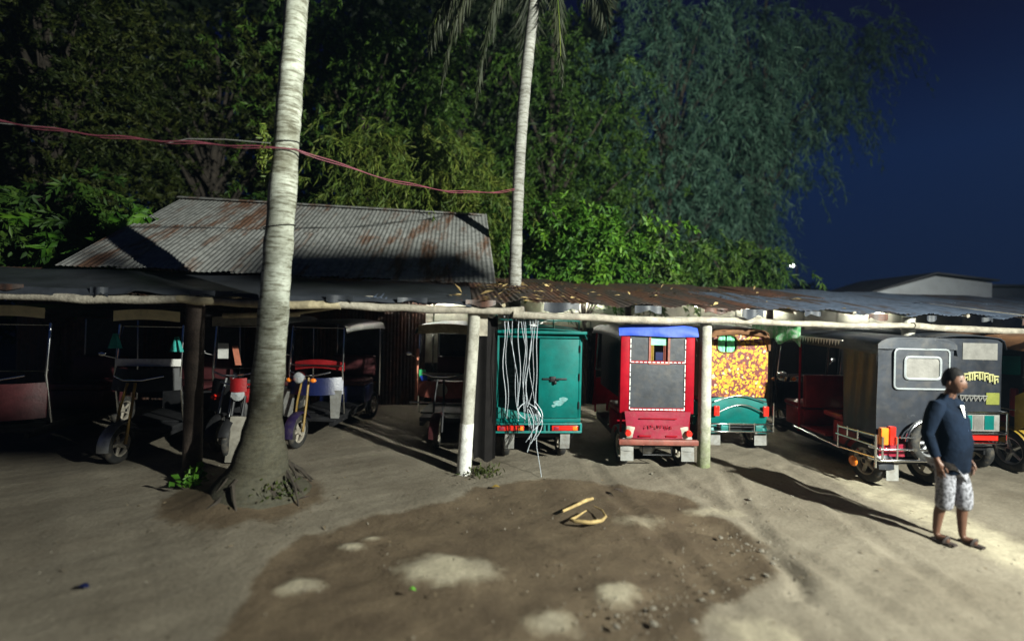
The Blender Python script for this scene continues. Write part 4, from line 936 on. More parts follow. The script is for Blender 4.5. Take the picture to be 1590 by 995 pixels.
r1 = front_rick('dark rickshaw with cream hood front at the far left edge', -7.3, 8.3, PI + R(5), body='maroon_dark', fender='maroon_dark', fork='dull_steel', lamp=False, hz=2.12)
r3 = front_rick('dark rickshaw with small red lamp beside the dark wooden post', -4.42, 9.1, PI + R(3), body='dark_steel', fender='dark_steel', fork='dull_steel', lamp=False, hoodfront='pale_board', hz=2.02)
MB().ball((.34, 2.0, .72), .045).build('marker_lamp', 'red_lamp', r3)
MB().slab(lambda u, v: (.16 + .16 * u, 1.95, 1.32 + .24 * v), 3, 3, (0, .004, 0)).build('notice', 'paper', r3)
MB().slab(lambda u, v: (-.05 + .09 * u + .06 * v, 1.96, 1.22 + .3 * v), 3, 3, (0, .006, 0)).build('cloth_strip', 'salmon', r3)
# red motorbike behind the palm
def motorbike():
    t = thing('motorbike', 'red motorbike half hidden behind the leaning palm trunk', 'motorbike', (-4.0, 7.0, 0), R(188))
    wheel(t, (0, .62, .28), .28, .09, 'rim_dusty'); wheel(t, (0, -.62, .28), .28, .1, 'rim_dusty')
    m = MB(); m.tube([(0, -.35, .62), (0, -.05, .78), (0, .15, .84), (0, .33, .78)], [.06, .13, .15, .07], 14); m.build('fuel_tank', 'red_vinyl', t)
    MB().tube([(0, -.85, .78), (0, -.5, .72), (0, -.2, .74)], [.07, .11, .09], 12).build('saddle', 'black_vinyl', t)
    MB().tube([(0, -.62, .28), (0, -.1, .32), (0, .15, .4), (0, .36, .8)], [.03, .09, .09, .03], 10).build('engine_frame', 'dull_steel', t)
    for s in (-1, 1): rail(t, [(s * .07, .62, .28), (s * .07, .42, .85)], .02, 'dark_steel', 'fork')
    rail(t, [(-.34, .26, 1.03), (-.1, .40, .98), (.1, .40, .98), (.34, .26, 1.03)], .014, 'chrome', 'handlebar')
    MB().lathe([(0, -.08), (.08, -.03), (.09, .02), (0, .05)], (0, .48, .88), 'y', 18).build('headlight', 'lamp_glass', t)
    MB().slab(lambda u, v: ((u - .5) * .22, .47 + .05 * math.sin(u * 3.1), .92 + .2 * v), 5, 4, (0, .01, 0)).build('cowl', 'red_vinyl', t)
    mudguard(t, (0, .62, .28), .33, .13, 'dark_steel', 20, 150); mudguard(t, (0, -.62, .28), .33, .14, 'dark_steel', 30, 160)
motorbike()
# pale board leaning behind the palm
tag(MB().box(-.17, .17, -.012, .012, 0, .62, .01).build('board', 'pale_board', None, (-3.72, 6.2, .01), (R(-8), R(3), R(12))), 'pale board leaning between the dark post and the palm', 'board')

# ------------------------------------------------------------------ palms
def palm_trunk(name, label, base_p, pts, rad, mat, parent_name='trunk', rings=26):
    t = thing(name, label, 'palm tree', base_p)
    P = [Vector(p) for p in pts]; N = 90; q = []; rs = []
    seg = [0]
    for i in range(len(P) - 1): seg.append(seg[-1] + (P[i + 1] - P[i]).length)
    rr = random.Random(name)
    for k in range(N + 1):
        s = seg[-1] * k / N; i = max(j for j in range(len(P) - 1) if seg[j] <= s + 1e-9); f = (s - seg[i]) / (seg[i + 1] - seg[i])
        a, b = P[max(i - 1, 0)], P[i]; c, d = P[i + 1], P[min(i + 2, len(P) - 1)]
        pt = .5 * ((2 * b) + (c - a) * f + (2 * a - 5 * b + 4 * c - d) * f * f + (3 * b - a - 3 * c + d) * f ** 3); q.append(pt)
        rb = rad[i] + (rad[i + 1] - rad[i]) * f; rs.append(rb * (1 + (.045 if rr.random() < .3 else -.01) + rr.uniform(-.015, .015)))
    MB().tube(q, rs, 22).build('trunk', mat, t); return t
pA = palm_trunk('palm_tree', 'thick pale leaning palm trunk standing in the yard', (-2.86, 5.15, 0), [(0, 0, -.05), (-.02, 0, .12), (.02, 0, .35), (.06, 0, .9), (.12, 0, 1.8), (.18, 0, 2.9), (.24, 0, 4.0), (.3, 0, 5.2), (.42, 0, 7.5), (.5, 0, 9.5)], [.58, .46, .30, .185, .16, .15, .135, .125, .115, .1], 'palm_bark')
pB = palm_trunk('palm_tree', 'slender grey palm trunk rising through the shed roof', (.02, 8.15, 0), [(0, 0, 0), (.02, 0, 2.5), (.03, 0, 3.6), (.06, 0, 5.0), (.14, 0, 6.4), (.30, 0, 8.2), (.36, 0, 8.9)], [.14, .115, .105, .105, .105, .10, .12], 'palm_bark_slim')
def fronds(root, top, specs, name='frond'):
    for az, ln, rise, droop, seed in specs:
        n = 40; t_ = np.linspace(.03, 1, n); d = np.array([math.cos(az), math.sin(az), 0.])
        sp_ = np.array(top)[None] + d[None] * (ln * t_ * (1 - .25 * t_ ** 2))[:, None] + np.array([0, 0, 1.])[None] * (rise * t_ - droop * t_ ** 2)[:, None]
        tan = np.gradient(sp_, axis=0); tan /= np.linalg.norm(tan, axis=1, keepdims=True); side = np.cross(tan, [0, 0, 1.]); side /= np.linalg.norm(side, axis=1, keepdims=True)
        rg = np.random.default_rng(seed); pos = []; dr = []; L_ = []
        for sgn in (-1, 1):
            for rep in range(3):
                f = rg.uniform(0, 1, (n, 1)); p = sp_ + tan * (f - .5) * ln / n
                dd = side * sgn * rg.uniform(.5, .9, (n, 1)) + tan * .55 + np.array([0, 0, -1.]) * rg.uniform(.5, 1.4, (n, 1)); pos.append(p); dr.append(dd); L_.append((.75 * np.sin(np.pi * np.clip(t_ * .85 + .1, 0, 1)) ** .7) * rg.uniform(.7, 1.1, n))
        pos = np.concatenate(pos); dr = np.concatenate(dr); L_ = np.concatenate(L_)
        o = leaves_mesh(pos, rg.normal(0, 1, pos.shape), dr, L_, np.full(len(L_), .035), name, 'frond', root)
        MB().tube([tuple(p) for p in sp_[::4]], [.025 * (1 - .8 * k / 10) for k in range(len(sp_[::4]))], 6).build('frond_stem', 'leaf_bamboo', o)
fronds(pB, (.36, 0, 8.9), [(R(a), l, r_, d_, i) for i, (a, l, r_, d_) in enumerate([(200, 2.2, .8, 2.6), (165, 2.9, .9, 2.6), (40, 2.6, 1.6, 2.4), (95, 2.8, 1.2, 2.4), (178, 1.5, .1, 3.2), (-30, .6, -.2, 2.4), (188, 2.3, .5, 3.3)])])
fronds(pA, (.5, 0, 9.5), [(R(a), 3.0, 1., 2.6, 40 + i) for i, a in enumerate((20, 80, 140, 200, 260, 320))])
# roots on the thick palm's mound
for i, (a, ln) in enumerate(((205, .75), (250, .8), (320, .65))):
    c, s = math.cos(R(a)), math.sin(R(a)); MB().tube([(c * .3, s * .3, .20), (c * ln * .65, s * ln * .6, .10), (c * ln + .05 * s, s * ln * .8, .0), (c * ln * 1.25, s * ln, -.05)], [.055, .03, .016, .006], 7).build('root', 'bark', pA)
rr_ = random.Random(31)
for k in range(16):
    a = rr_.uniform(0, 6.28); c, s_ = math.cos(a), math.sin(a); r0 = rr_.uniform(.3, .42); z0 = .42 * (1 - r0) * rr_.uniform(.8, 1.1); r1 = r0 + rr_.uniform(.12, .3); da = rr_.uniform(-.5, .5)
    MB().tube([(c * r0, s_ * r0, z0 + .03), (math.cos(a + da * .5) * (r0 + r1) / 2, math.sin(a + da * .5) * (r0 + r1) / 2, z0 * .6 + .02), (math.cos(a + da) * r1, math.sin(a + da) * r1, .0)], [.02, .016, .007], 6).build('root', 'bark', pA)
# wire rings tied round the trunk
for z in (3.08, 4.02): MB().tube([(.185 + (.165 - (z - 3) * .01) * math.cos(a) + (z - 3.08) * .05, .165 * math.sin(a), z + .03 * math.sin(a + 1)) for a in [k * math.pi / 10 for k in range(21)]], .006, 5).build('tie_wire', 'black_wire', pA)
# fern growing on the trunk
def tuft(name, label, cat, loc, n, r, ln, mat, seed=1, up=.2, wd=.03):
    g = np.random.default_rng(seed); pos = np.array(loc)[None] + g.normal(0, 1, (n, 3)) * np.array(r)[None]; d = g.normal(0, 1, (n, 3)); d[:, 2] += up
    t = thing(name, label, cat, loc); leaves_mesh(pos - np.array(loc)[None], g.normal(0, 1, (n, 3)), d, g.uniform(.5, 1, n) * ln, np.full(n, wd), 'foliage', mat, t)
    return t
tuft('fern', 'small yellow green fern growing on the thick palm trunk by the cable', 'fern', (-2.82, 5.08, 3.9), 220, (.035, .05, .14), .10, 'leaf_bamboo', 3, 0, .02)
tuft('weed', 'small bright green weed at the foot of the thick palm', 'plant', (-3.72, 5.32, .12), 70, (.07, .07, .05), .13, 'leaf_bright', 4, .8, .07)
tuft('weed', 'low dry weeds around the whitewashed foot of the post', 'plant', (-.38, 6.0, .03), 160, (.14, .08, .015), .1, 'leaf_olive', 6, .5, .02)
tuft('moss_patch', 'mossy leaf heap on the right foot of the thick palm', 'plant', (-2.62, 4.98, .14), 300, (.13, .1, .06), .07, 'leaf_olive', 7, .4, .03)

# ------------------------------------------------------------------ cable
def sagline(a, b, sag, n=24, jit=0.):
    a = Vector(a); b = Vector(b); return [tuple(a.lerp(b, k / n) + Vector((0, 0, -sag * 4 * (k / n) * (1 - k / n)))) for k in range(n + 1)]
m = MB(); A = (-9.3, 4.55, 4.62); B = (-2.74, 4.97, 3.90); Cc = (-2.45, 5.02, 3.92); D = (.0, 8.03, 4.33)
for o_, r_ in (((0, 0, 0), .0075), ((.0, .010, -.013), .0055)):
    P_ = [tuple(Vector(p) + Vector(o_) + Vector((0, .012 * math.sin(p[0] * 9 + o_[2] * 90), .012 * math.cos(p[0] * 9 + o_[2] * 90) + .02 * math.sin(p[0] * 1.7)))) for p in sagline(A, B, .12, 60)[:-1] + [B, (-2.6, 4.95, 3.9)] + sagline(Cc, D, .18, 40)]
    m.tube(P_, r_, 7)
tag(m.build('cable', 'pink_cable'), 'twisted pink cable strung from the left across both palm trunks', 'cable')
m = MB(); m.tube(sagline((-9.3, 4.7, 4.46), (-5.0, 4.9, 4.06), .06), .005, 5); m.tube([(-3.9, 4.95, 3.92), (-3.6, 4.95, 3.99), (-3.2, 4.97, 4.0), (-2.72, 5.0, 3.98)], .005, 5)
tag(m.build('wire', 'grey_wire'), 'thin grey wire running loosely beside the pink cable', 'wire')

# ------------------------------------------------------------------ trees behind
def tree(name, label, base_p, height, trunk_r, clumps, mat, kind, per=260, spr=14, ln=1.0, leaf=(.16, .03), droop=.8, crad=.6, seed=0, lean=(0, 0), limbs=True, group='trees behind the sheds'):
    g = np.random.default_rng(seed); t = thing(name, label, 'tree', (base_p[0], base_p[1], 0), 0, group)
    top = Vector((lean[0], lean[1], height)); rr = random.Random(seed)
    n = 9; pts = [(lean[0] * (k / n) ** 1.5 + rr.uniform(-.08, .08), lean[1] * (k / n) ** 1.5 + rr.uniform(-.08, .08), height * k / n) for k in range(n + 1)]
    tr = MB().tube(pts, [trunk_r * (1 - .75 * k / n) for k in range(n + 1)], 10).build('trunk', 'bark', t)
    cl = np.array(clumps, float) - np.array([base_p[0], base_p[1], 0])
    if limbs:
        lm = MB()
        for c in cl[::2]:
            z = min(height * .95, max(.8, c[2] * .75 - .4)); k = int(z / height * n); a = Vector(pts[min(k, n)]); b = Vector(c); mid = (a + b) / 2 + Vector((0, 0, .25))
            lm.tube([a, mid, b], [trunk_r * .35, trunk_r * .22, .012], 6)
        lm.build('limbs', 'bark', t)
    K = len(cl); S = spr; M = per // spr + 1
    start = np.repeat(cl, S, 0) + g.normal(0, 1, (K * S, 3)) * np.array([crad, crad, crad * .6])
    az = g.uniform(0, 2 * np.pi, K * S); el = g.uniform(-.2, .9, K * S)
    d = np.stack([np.cos(az) * np.cos(el), np.sin(az) * np.cos(el), np.sin(el)], 1); sl = g.uniform(.5, 1.1, K * S) * ln
    tt = g.uniform(.05, 1, (K * S, M)); dp = droop * g.uniform(.6, 1.4, (K * S, 1))
    pos = start[:, None] + d[:, None] * (sl[:, None] * tt)[..., None] + np.array([0, 0, -1.])[None, None] * (dp * sl[:, None] * tt ** 2)[..., None]
    tan = d[:, None] + np.array([0, 0, -1.])[None, None] * (2 * dp * tt)[..., None]
    sd = g.normal(0, 1, pos.shape) * (.55 if kind != 'broad' else .9)
    dr = (tan / np.linalg.norm(tan, axis=2, keepdims=True) + sd).reshape(-1, 3); pos = pos.reshape(-1, 3); N = len(pos)
    if droop > .6: dr[:, 2] -= .5
    o = leaves_mesh(pos, g.normal(0, 1, (N, 3)), dr, g.uniform(.6, 1.2, N) * leaf[0], g.uniform(.7, 1.3, N) * leaf[1], 'crown', mat, t)
    return t
def clump_box(x0, x1, y0, y1, z0, z1, n, seed, shape=None):
    g = np.random.default_rng(seed); out = []
    while len(out) < n:
        p = (g.uniform(x0, x1), g.uniform(y0, y1), g.uniform(z0, z1))
        if shape is None or shape((p[0] - x0) / (x1 - x0), (p[2] - z0) / (z1 - z0)): out.append(p)
    return out
egg = lambda u, v: (2 * u - 1) ** 2 + (2 * v - 1) ** 2 < 1.1
# far left: tall olive trees
tree('tall_tree', 'tall olive leaved tree at the upper left corner', (-12, 11.5), 11, .22, clump_box(-15, -9.6, 10.5, 12.5, 4.5, 11, 70, 1, egg), 'leaf_olive', 'broad', 640, 16, 1.1, (.17, .045), .5, .7, 1)
tree('tall_tree', 'dark dense tree behind the left end of the tin roof', (-9, 13.5), 10, .2, clump_box(-11.5, -6, 12.5, 15, 2.5, 10.5, 70, 2, egg), 'leaf_olive', 'broad', 640, 16, 1.1, (.17, .05), .6, .7, 2)
tree('shrub_tree', 'small bright leaved tree left of the tin roof edge', (-9.2, 9.2), 3.6, .08, clump_box(-11.2, -7.4, 8.4, 10, 2.2, 4.3, 34, 3, egg), 'leaf_green', 'broad', 460, 14, .75, (.19, .06), .7, .45, 3)
tree('shrub_tree', 'low sprig of bright compound leaves by the rusty roof end', (-7.9, 8.6), 3.2, .06, clump_box(-8.6, -6.9, 8.2, 8.9, 2.7, 3.5, 9, 4), 'leaf_bright', 'broad', 200, 10, .6, (.26, .10), .7, .3, 4)
tree('tall_tree', 'dark tree behind the thick palm trunk', (-4.5, 13), 11, .2, clump_box(-7, -1.8, 12, 14.5, 4, 11, 60, 5, egg), 'leaf_green', 'broad', 640, 16, 1.1, (.16, .045), .8, .7, 5)
# middle: bamboo sprays
tree('bamboo_clump', 'arching yellow green bamboo behind the tin roof ridge', (-2.4, 11.8), 7.5, .06, clump_box(-4.2, -1.0, 10.8, 12.2, 3.4, 6.6, 46, 6, egg), 'leaf_bamboo', 'thin', 420, 14, 1.2, (.26, .03), 1.1, .45, 6)
tree('bamboo_clump', 'denser green bamboo low behind the ridge', (-1.2, 12.6), 5, .06, clump_box(-4.8, .2, 11.2, 12.8, 2.6, 4.4, 40, 7), 'leaf_green', 'thin', 420, 14, .9, (.22, .04), 1.0, .5, 7)
tree('tall_tree', 'shadowy tree rising behind the slender palm', (1.2, 14.5), 12, .2, clump_box(-1.5, 3.6, 13.5, 16, 3.5, 11.5, 64, 8, egg), 'leaf_green', 'broad', 680, 16, 1.2, (.17, .04), 1.0, .7, 8)
tree('tall_tree', 'high dark crown above the bamboo', (-2, 16), 13, .2, clump_box(-5, 1.5, 15, 18, 7, 13, 50, 9, egg), 'leaf_dark', 'broad', 380, 14, 1.2, (.26, .07), .8, .8, 9)
# bright shrub right of the slender palm
tree('shrub_tree', 'bright green broad leaved shrub right of the slender palm', (1.7, 10.6), 4.2, .07, clump_box(.5, 2.9, 10.1, 11.1, 2.7, 4.7, 26, 10, egg), 'leaf_bright', 'broad', 420, 14, .75, (.17, .055), .8, .35, 10)
tree('shrub_tree', 'mid green shrub drooping over the roof edge', (3.1, 11.2), 3.6, .07, clump_box(2.2, 4.4, 10.8, 11.8, 2.6, 3.8, 22, 11), 'leaf_green', 'broad', 280, 12, .7, (.18, .06), .9, .35, 11)
tree('shrub_tree', 'rounded green bush above the right roof', (6.2, 12.4), 3.8, .07, clump_box(4.8, 7.0, 11.8, 12.8, 2.8, 4.0, 26, 12, egg), 'leaf_green', 'thin', 320, 12, .8, (.22, .035), 1.1, .35, 12)
# right: tall feathery trees, thinning into the sky
tree('feathery_tree', 'tall feathery tree with drooping branches right of centre', (5.4, 16), 14, .2, clump_box(2.6, 8.4, 15, 17, 4, 13, 70, 13, egg), 'leaf_bluish', 'thin', 480, 14, 1.5, (.30, .03), 1.2, .6, 13)
def drape(u, v): return u < .22 + .75 * v and u > .06 * v
tree('feathery_tree', 'outermost feathery tree hanging ragged against the navy sky', (9.6, 17.5), 15, .22,
     [p for p in clump_box(7.2, 14.8, 16.5, 18.5, 5.2, 13.5, 62, 14, drape)], 'leaf_bluish', 'thin', 520, 14, 1.4, (.32, .035), 1.5, .5, 14)
tree('feathery_tree', 'shorter feathery tree low behind the rounded bush', (7.0, 18), 8, .16, clump_box(4.5, 10.0, 17, 19, 3, 6.5, 34, 15, egg), 'leaf_bluish', 'thin', 460, 14, 1.2, (.3, .03), 1.2, .6, 15)
# the wood further back, one mass
def wood():
    n = 60000; g = np.random.default_rng(77); x = g.uniform(-32, 8.5, n); z = g.uniform(0, 1, n) ** .8 * (np.where(x < 2, 23, 15) + 2.5 * np.sin(x * .7) + 1.5 * np.sin(x * 1.9)); y = 21 + g.uniform(0, 3.5, n) + .8 * np.sin(x * 1.3)
    z = np.where(x > 4, z * np.clip(1.15 - (x - 4) / 9, .25, 1), z)
    o = leaves_mesh(np.stack([x, y, z], 1), g.normal(0, 1, (n, 3)), g.normal(0, 1, (n, 3)) - np.array([0, 0, .5]), g.uniform(.4, .9, n), g.uniform(.15, .35, n), 'distant_wood', 'leaf_dark'); o['kind'] = 'stuff'
    n = 9000; x = g.uniform(6, 40, n); y = 45 + g.uniform(0, 5, n); z = g.uniform(0, 1, n) * (3.6 + 1.2 * np.sin(x * .45) + .7 * np.sin(x * 1.7))
    o = leaves_mesh(np.stack([x, y, z], 1), g.normal(0, 1, (n, 3)), g.normal(0, 1, (n, 3)), g.uniform(.6, 1.2, n), g.uniform(.3, .6, n), 'distant_hedge', 'leaf_dark'); o['kind'] = 'stuff'
wood()
# ------------------------------------------------------------------ pale house and distant lamp
def house():
    t = thing('house', 'pale walled low house beyond the right end of the shed', 'house', (11.0, 15.2, 0), R(-12)); t.scale = (.73, .75, .82)
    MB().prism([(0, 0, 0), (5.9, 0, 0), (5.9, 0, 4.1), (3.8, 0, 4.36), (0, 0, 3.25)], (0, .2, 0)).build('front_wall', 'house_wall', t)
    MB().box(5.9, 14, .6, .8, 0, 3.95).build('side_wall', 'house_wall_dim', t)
    MB().prism([(-.7, -.12, 3.03), (3.8, -.12, 4.44), (6.1, -.12, 4.17), (6.1, -.12, 4.23), (3.8, -.12, 4.51), (-.7, -.12, 3.09)], (0, 6, 0)).build('roof', 'house_roof', t)
    MB().box(5.95, 14, .4, 6, 4.0, 4.08).build('roof', 'house_roof', t)
    for x in (.8, 2.4):
        f = MB().box(x, x + .8, -.03, .02, 1.2, 2.3).build('window', 'house_wall_dim', t); MB().box(x + .08, x + .72, -.04, -.031, 1.28, 2.22).build('pane', 'dark_steel', f)
house()
t = thing('street_lamp', 'tiny white lamp shining far off over the dark hedge', 'street lamp', (25.2, 40, 0))
MB().tube([(0, 0, 0), (0, 0, 6.6)], .07, 8).build('pole', 'dark_steel', t); MB().tube([(0, 0, 6.5), (-.4, 0, 6.65)], .03, 6).build('arm', 'dark_steel', t)
MB().ball((-.45, 0, 6.62), (.20, .12, .10)).build('bulb', 'lamp_glow', t)

# ------------------------------------------------------------------ the person
def skin_mesh(name, verts, edges, radii, sub=2, root=0):
    me = bpy.data.meshes.new(name); me.from_pydata(verts, edges, []); o = bpy.data.objects.new(name, me); COL.objects.link(o)
    sm = o.modifiers.new('s', 'SKIN'); sm.use_smooth_shade = True; sb = o.modifiers.new('d', 'SUBSURF'); sb.levels = sub; sb.render_levels = sub
    for i, r in enumerate(radii): me.skin_vertices[0].data[i].radius = (r if isinstance(r, (tuple, list)) else (r, r)); me.skin_vertices[0].data[i].use_root = (i == root)
    dg = bpy.context.evaluated_depsgraph_get(); ev = o.evaluated_get(dg); m2 = bpy.data.meshes.new_from_object(ev); vs = [tuple(v.co) for v in m2.vertices]; fs = [tuple(p.vertices) for p in m2.polygons]
    bpy.data.objects.remove(o); bpy.data.meshes.remove(me); bpy.data.meshes.remove(m2); return vs, fs
def person():
    t = thing('person', 'person in dark long sleeved shirt and patterned shorts standing in the yard', 'person', (4.37, 4.46, 0), R(-70)); t.scale = (.87, .87, 1)
    V = []; E = []; Rr = []
    def v(p, r, link=None):
        V.append(p); Rr.append(r)
        if link is not None: E.append((link, len(V) - 1))
        return len(V) - 1
    pel = v((0, 0, .86), (.12, .15)); sp1 = v((.03, 0, 1.02), (.14, .16), pel); ch = v((-.03, 0, 1.24), (.12, .16), sp1); nk0 = v((-.04, 0, 1.38), (.06, .07), ch); nk = v((-.015, 0, 1.46), .052, nk0); v((.0, 0, 1.53), .055, nk)
    hands = []
    for s in (-1, 1):
        sh = v((-.05, s * .17, 1.33), .062, ch); el = v((-.10, s * .235, 1.06), .043, sh); wr = v((-.01 if s < 0 else .04, s * .235, .83), .028, el); pm = v((.02 if s < 0 else .07, s * .235, .765), (.038, .02), wr); hands.append((s, pm))
    for s in (-1, 1):
        fx = -.03 if s < 0 else .10
        hp = v((0, s * .09, .80), .085, pel); kn = v((.03 + fx * .5, s * .10, .46), .056, hp); ca = v((-.02 + fx * .8, s * .105, .30), .052, kn); an = v((-.035 + fx, s * .11, .085), .034, ca); he = v((-.02 + fx, s * .11, .045), .036, an); v((.10 + fx, s * .125, .042), (.042, .026), he)
    for s, pm in hands:
        px, py, pz = V[pm]
        for k in range(4):
            o = (k - 1.5) * .018; ln = (.07, .082, .078, .06)[k]
            a = v((px + o, py + .003, pz - .035), .0095, pm); b = v((px + o * 1.1 + .004, py - s * .012, pz - .035 - ln * .55), .0085, a); v((px + o * 1.1 + .006, py - s * .03, pz - .035 - ln), .007, b)
        a = v((px + .035, py - s * .012, pz + .012), .011, pm); b = v((px + .052, py - s * .02, pz - .02), .0095, a); v((px + .056, py - s * .03, pz - .048), .008, b)
    vs, fs = skin_mesh('body', V, E, Rr, 2)
    m = MB(); m.add(vs, fs, True)
    # head: shaped sphere with face, nose, ears
    hc = Vector((.02, 0, 1.585)); n, k = 22, 16; hv = []
    for i in range(k + 1):
        th = math.pi * i / k
        for j in range(n):
            ph = 2 * math.pi * j / n; x, y, z = math.sin(th) * math.cos(ph), math.sin(th) * math.sin(ph), math.cos(th)
            sx, sy, sz = .098, .076, .118
            q = Vector((x * sx, y * sy, z * sz))
            if z < -.1: q.x += .012 * (-z) * (1 if x > 0 else .3); q.y *= 1 - .28 * (-z) 
            if x > .7:
                if abs(y) < .22 and -.45 < z < .12: q.x += .020 * (1 - abs(y) / .22) * (.6 + (-z))
                if .02 < z < .25 and .2 < abs(y) < .55: q.x -= .010
                if -.62 < z < -.5: q.x -= .006
            hv.append(tuple(q + hc))
    m.add(hv, [(i * n + j, (i + 1) * n + j, (i + 1) * n + (j + 1) % n, i * n + (j + 1) % n) for i in range(k) for j in range(n)], True)
    for s in (-1, 1): m.ball((.005, s * .078, 1.58), (.018, .010, .03), 10, 8)
    m.build('body', 'skin', t)
    m = MB()
    for s in (-1, 1): m.ball((.098, s * .032, 1.60), (.010, .014, .009), 8, 6)
    m.ball((.106, 0, 1.532), (.008, .024, .007), 8, 6)
    m.build('facial_features', 'hair', t)
    # hair cap
    hv = []; n, k = 22, 9
    for i in range(k + 1):
        for j in range(n):
            ph = 2 * math.pi * j / n; mx_ = R(62) if abs(math.cos(ph)) > .6 and math.cos(ph) > 0 else (R(118) if math.cos(ph) < -.2 else R(88)); th = mx_ * i / k
            hv.append((.012 + math.sin(th) * math.cos(ph) * .109, math.sin(th) * math.sin(ph) * .088, 1.592 + math.cos(th) * .129 + .004 * math.sin(ph * 7 + i)))
    MB().add(hv, [(i * n + j, (i + 1) * n + j, (i + 1) * n + (j + 1) % n, i * n + (j + 1) % n) for i in range(k) for j in range(n)], True).build('hair', 'hair', t)
    # shirt
    V2, E2, R2 = [], [], []
    def w_(p, r, link=None):
        V2.append(p); R2.append(r)
        if link is not None: E2.append((link, len(V2) - 1))
        return len(V2) - 1
    rg_ = [(.705, .005, .140, .17), (.715, .005, .152, .180), (.86, .015, .153, .178), (.95, .022, .152, .176), (1.03, .026, .152, .175), (1.12, .014, .145, .176), (1.22, -.01, .15, .19), (1.30, -.035, .128, .19), (1.36, -.045, .10, .15), (1.40, -.045, .075, .10), (1.43, -.04, .062, .07), (1.455, -.03, .058, .062)]
    n = 28; m = MB(); vs = []
    for z, cx, rx, ry in rg_:
        for k in range(n):
            a = 2 * math.pi * k / n; f = .006 * math.sin(a * 5 + z * 19) + .005 * math.sin(a * 9 - z * 31)
            vs.append((cx + (rx + f) * math.cos(a), (ry + f) * math.sin(a), z + .012 * math.sin(a * 2 + 1) * (z < .8)))
    m.add(vs, [(i * n + k, i * n + (k + 1) % n, (i + 1) * n + (k + 1) % n, (i + 1) * n + k) for i in range(len(rg_) - 1) for k in range(n)], True)
    for s in (-1, 1):
        w2 = (-.015 if s < 0 else .03, s * .238, .85); P_ = [(-.045, s * .10, 1.345), (-.05, s * .17, 1.33), (-.065, s * .212, 1.25), (-.085, s * .23, 1.15), (-.10, s * .238, 1.06), (-.07, s * .24, .98), w2]
        m.tube(P_, [.06, .082, .078, .068, .06, .056, .044], 16)
    sh = m.build('shirt', 'navy_shirt', t)
    MB().prism([(.085, -.03, 1.36), (.085, .03, 1.36), (.115, 0, 1.24)], (.008, 0, .0)).build('undershirt_neck', 'undershirt', t)
    # shorts
    V2, E2, R2 = [], [], []
    a = w_((0, 0, .84), (.14, .165))
    for s in (-1, 1):
        fx = -.03 if s < 0 else .10; hp = w_((0, s * .095, .72), .10, a); kn = w_((.025 + fx * .5, s * .105, .50), .088, hp); w_((.012 + fx * .6, s * .105, .32), .084, kn)
    vs, fs = skin_mesh('shorts', V2, E2, R2, 2); MB().add(vs, fs, True).build('shorts', 'patterned_shorts', t)
    # sandals
    for s in (-1, 1):
        fx = -.03 if s < 0 else .10; y = s * .12
        o = MB().slab(lambda u, v_: (-.072 + fx + .222 * u, y + (v_ - .5) * (.06 + .034 * math.sin(u * 2.9)), .024 + .012 * u * u), 12, 4, (0, 0, -.02)).build('sandal', 'sandal', t)
        MB().tube([(.06 + fx, y - .05, .025), (.075 + fx, y - .03, .07), (.085 + fx, y, .078), (.075 + fx, y + .03, .07), (.06 + fx, y + .05, .025)], .014, 6).build('strap', 'sandal', o)
person()

# ------------------------------------------------------------------ things lying on the yard
m = MB()
m.tube([(.60, 4.90, .02), (.76, 5.02, .035), (.90, 5.13, .05), (.98, 5.19, .045)], [.014, .017, .02, .016], 7)
tag(m.build('palm_strip', 'dry_palm'), 'straight dry tan palm stalk lying on the mud', 'stalk')
m = MB(); m.tube([(.86, 4.93, .02), (.74, 4.78, .022), (.66, 4.70, .02), (.70, 4.66, .025), (.86, 4.63, .03), (.98, 4.68, .03), (1.04, 4.76, .035), (1.03, 4.9, .04), (.96, 5.02, .03)], [.007, .012, .016, .018, .02, .018, .012, .008, .006], 7)
tag(m.build('palm_strip', 'dry_palm'), 'curled dry tan palm strip lying below the straight stalk', 'stalk')
def stone_mesh(seed):
    bm = bmesh.new(); bmesh.ops.create_icosphere(bm, subdivisions=2, radius=1); r_ = random.Random(seed)
    ph = [r_.uniform(0, 6) for _ in range(6)]
    for q in bm.verts:
        p = q.co; k = 1 + .22 * math.sin(p.x * 2.7 + ph[0]) * math.cos(p.y * 2.3 + ph[1]) + .12 * math.sin(p.z * 4 + ph[2]) + .1 * math.sin(p.x * 5 + p.y * 4 + ph[3]); q.co = Vector((p.x * k, p.y * k * .8, p.z * k * .45))
    b = MB(); b.bm(bm); return b
sm_ = [stone_mesh(k) for k in range(4)]; so = []
ST = [(.81, 3.27, .03), (.78, 3.15, .045), (1.1, 3.35, .04), (1.05, 3.19, .05), (1.63, 3.57, .04), (1.57, 3.36, .03), (2.1, 4.43, .045), (2.3, 4.32, .035), (2.37, 4.2, .05), (2.36, 3.99, .04), (2.2, 3.81, .04), (2.06, 3.77, .03), (2.88, 5.37, .05), (1.96, 6.16, .035), (3.46, 5.49, .035), (1.51, 3.47, .03), (1.35, 3.22, .045), (2.42, 4.08, .035), (2.15, 4.2, .03)]
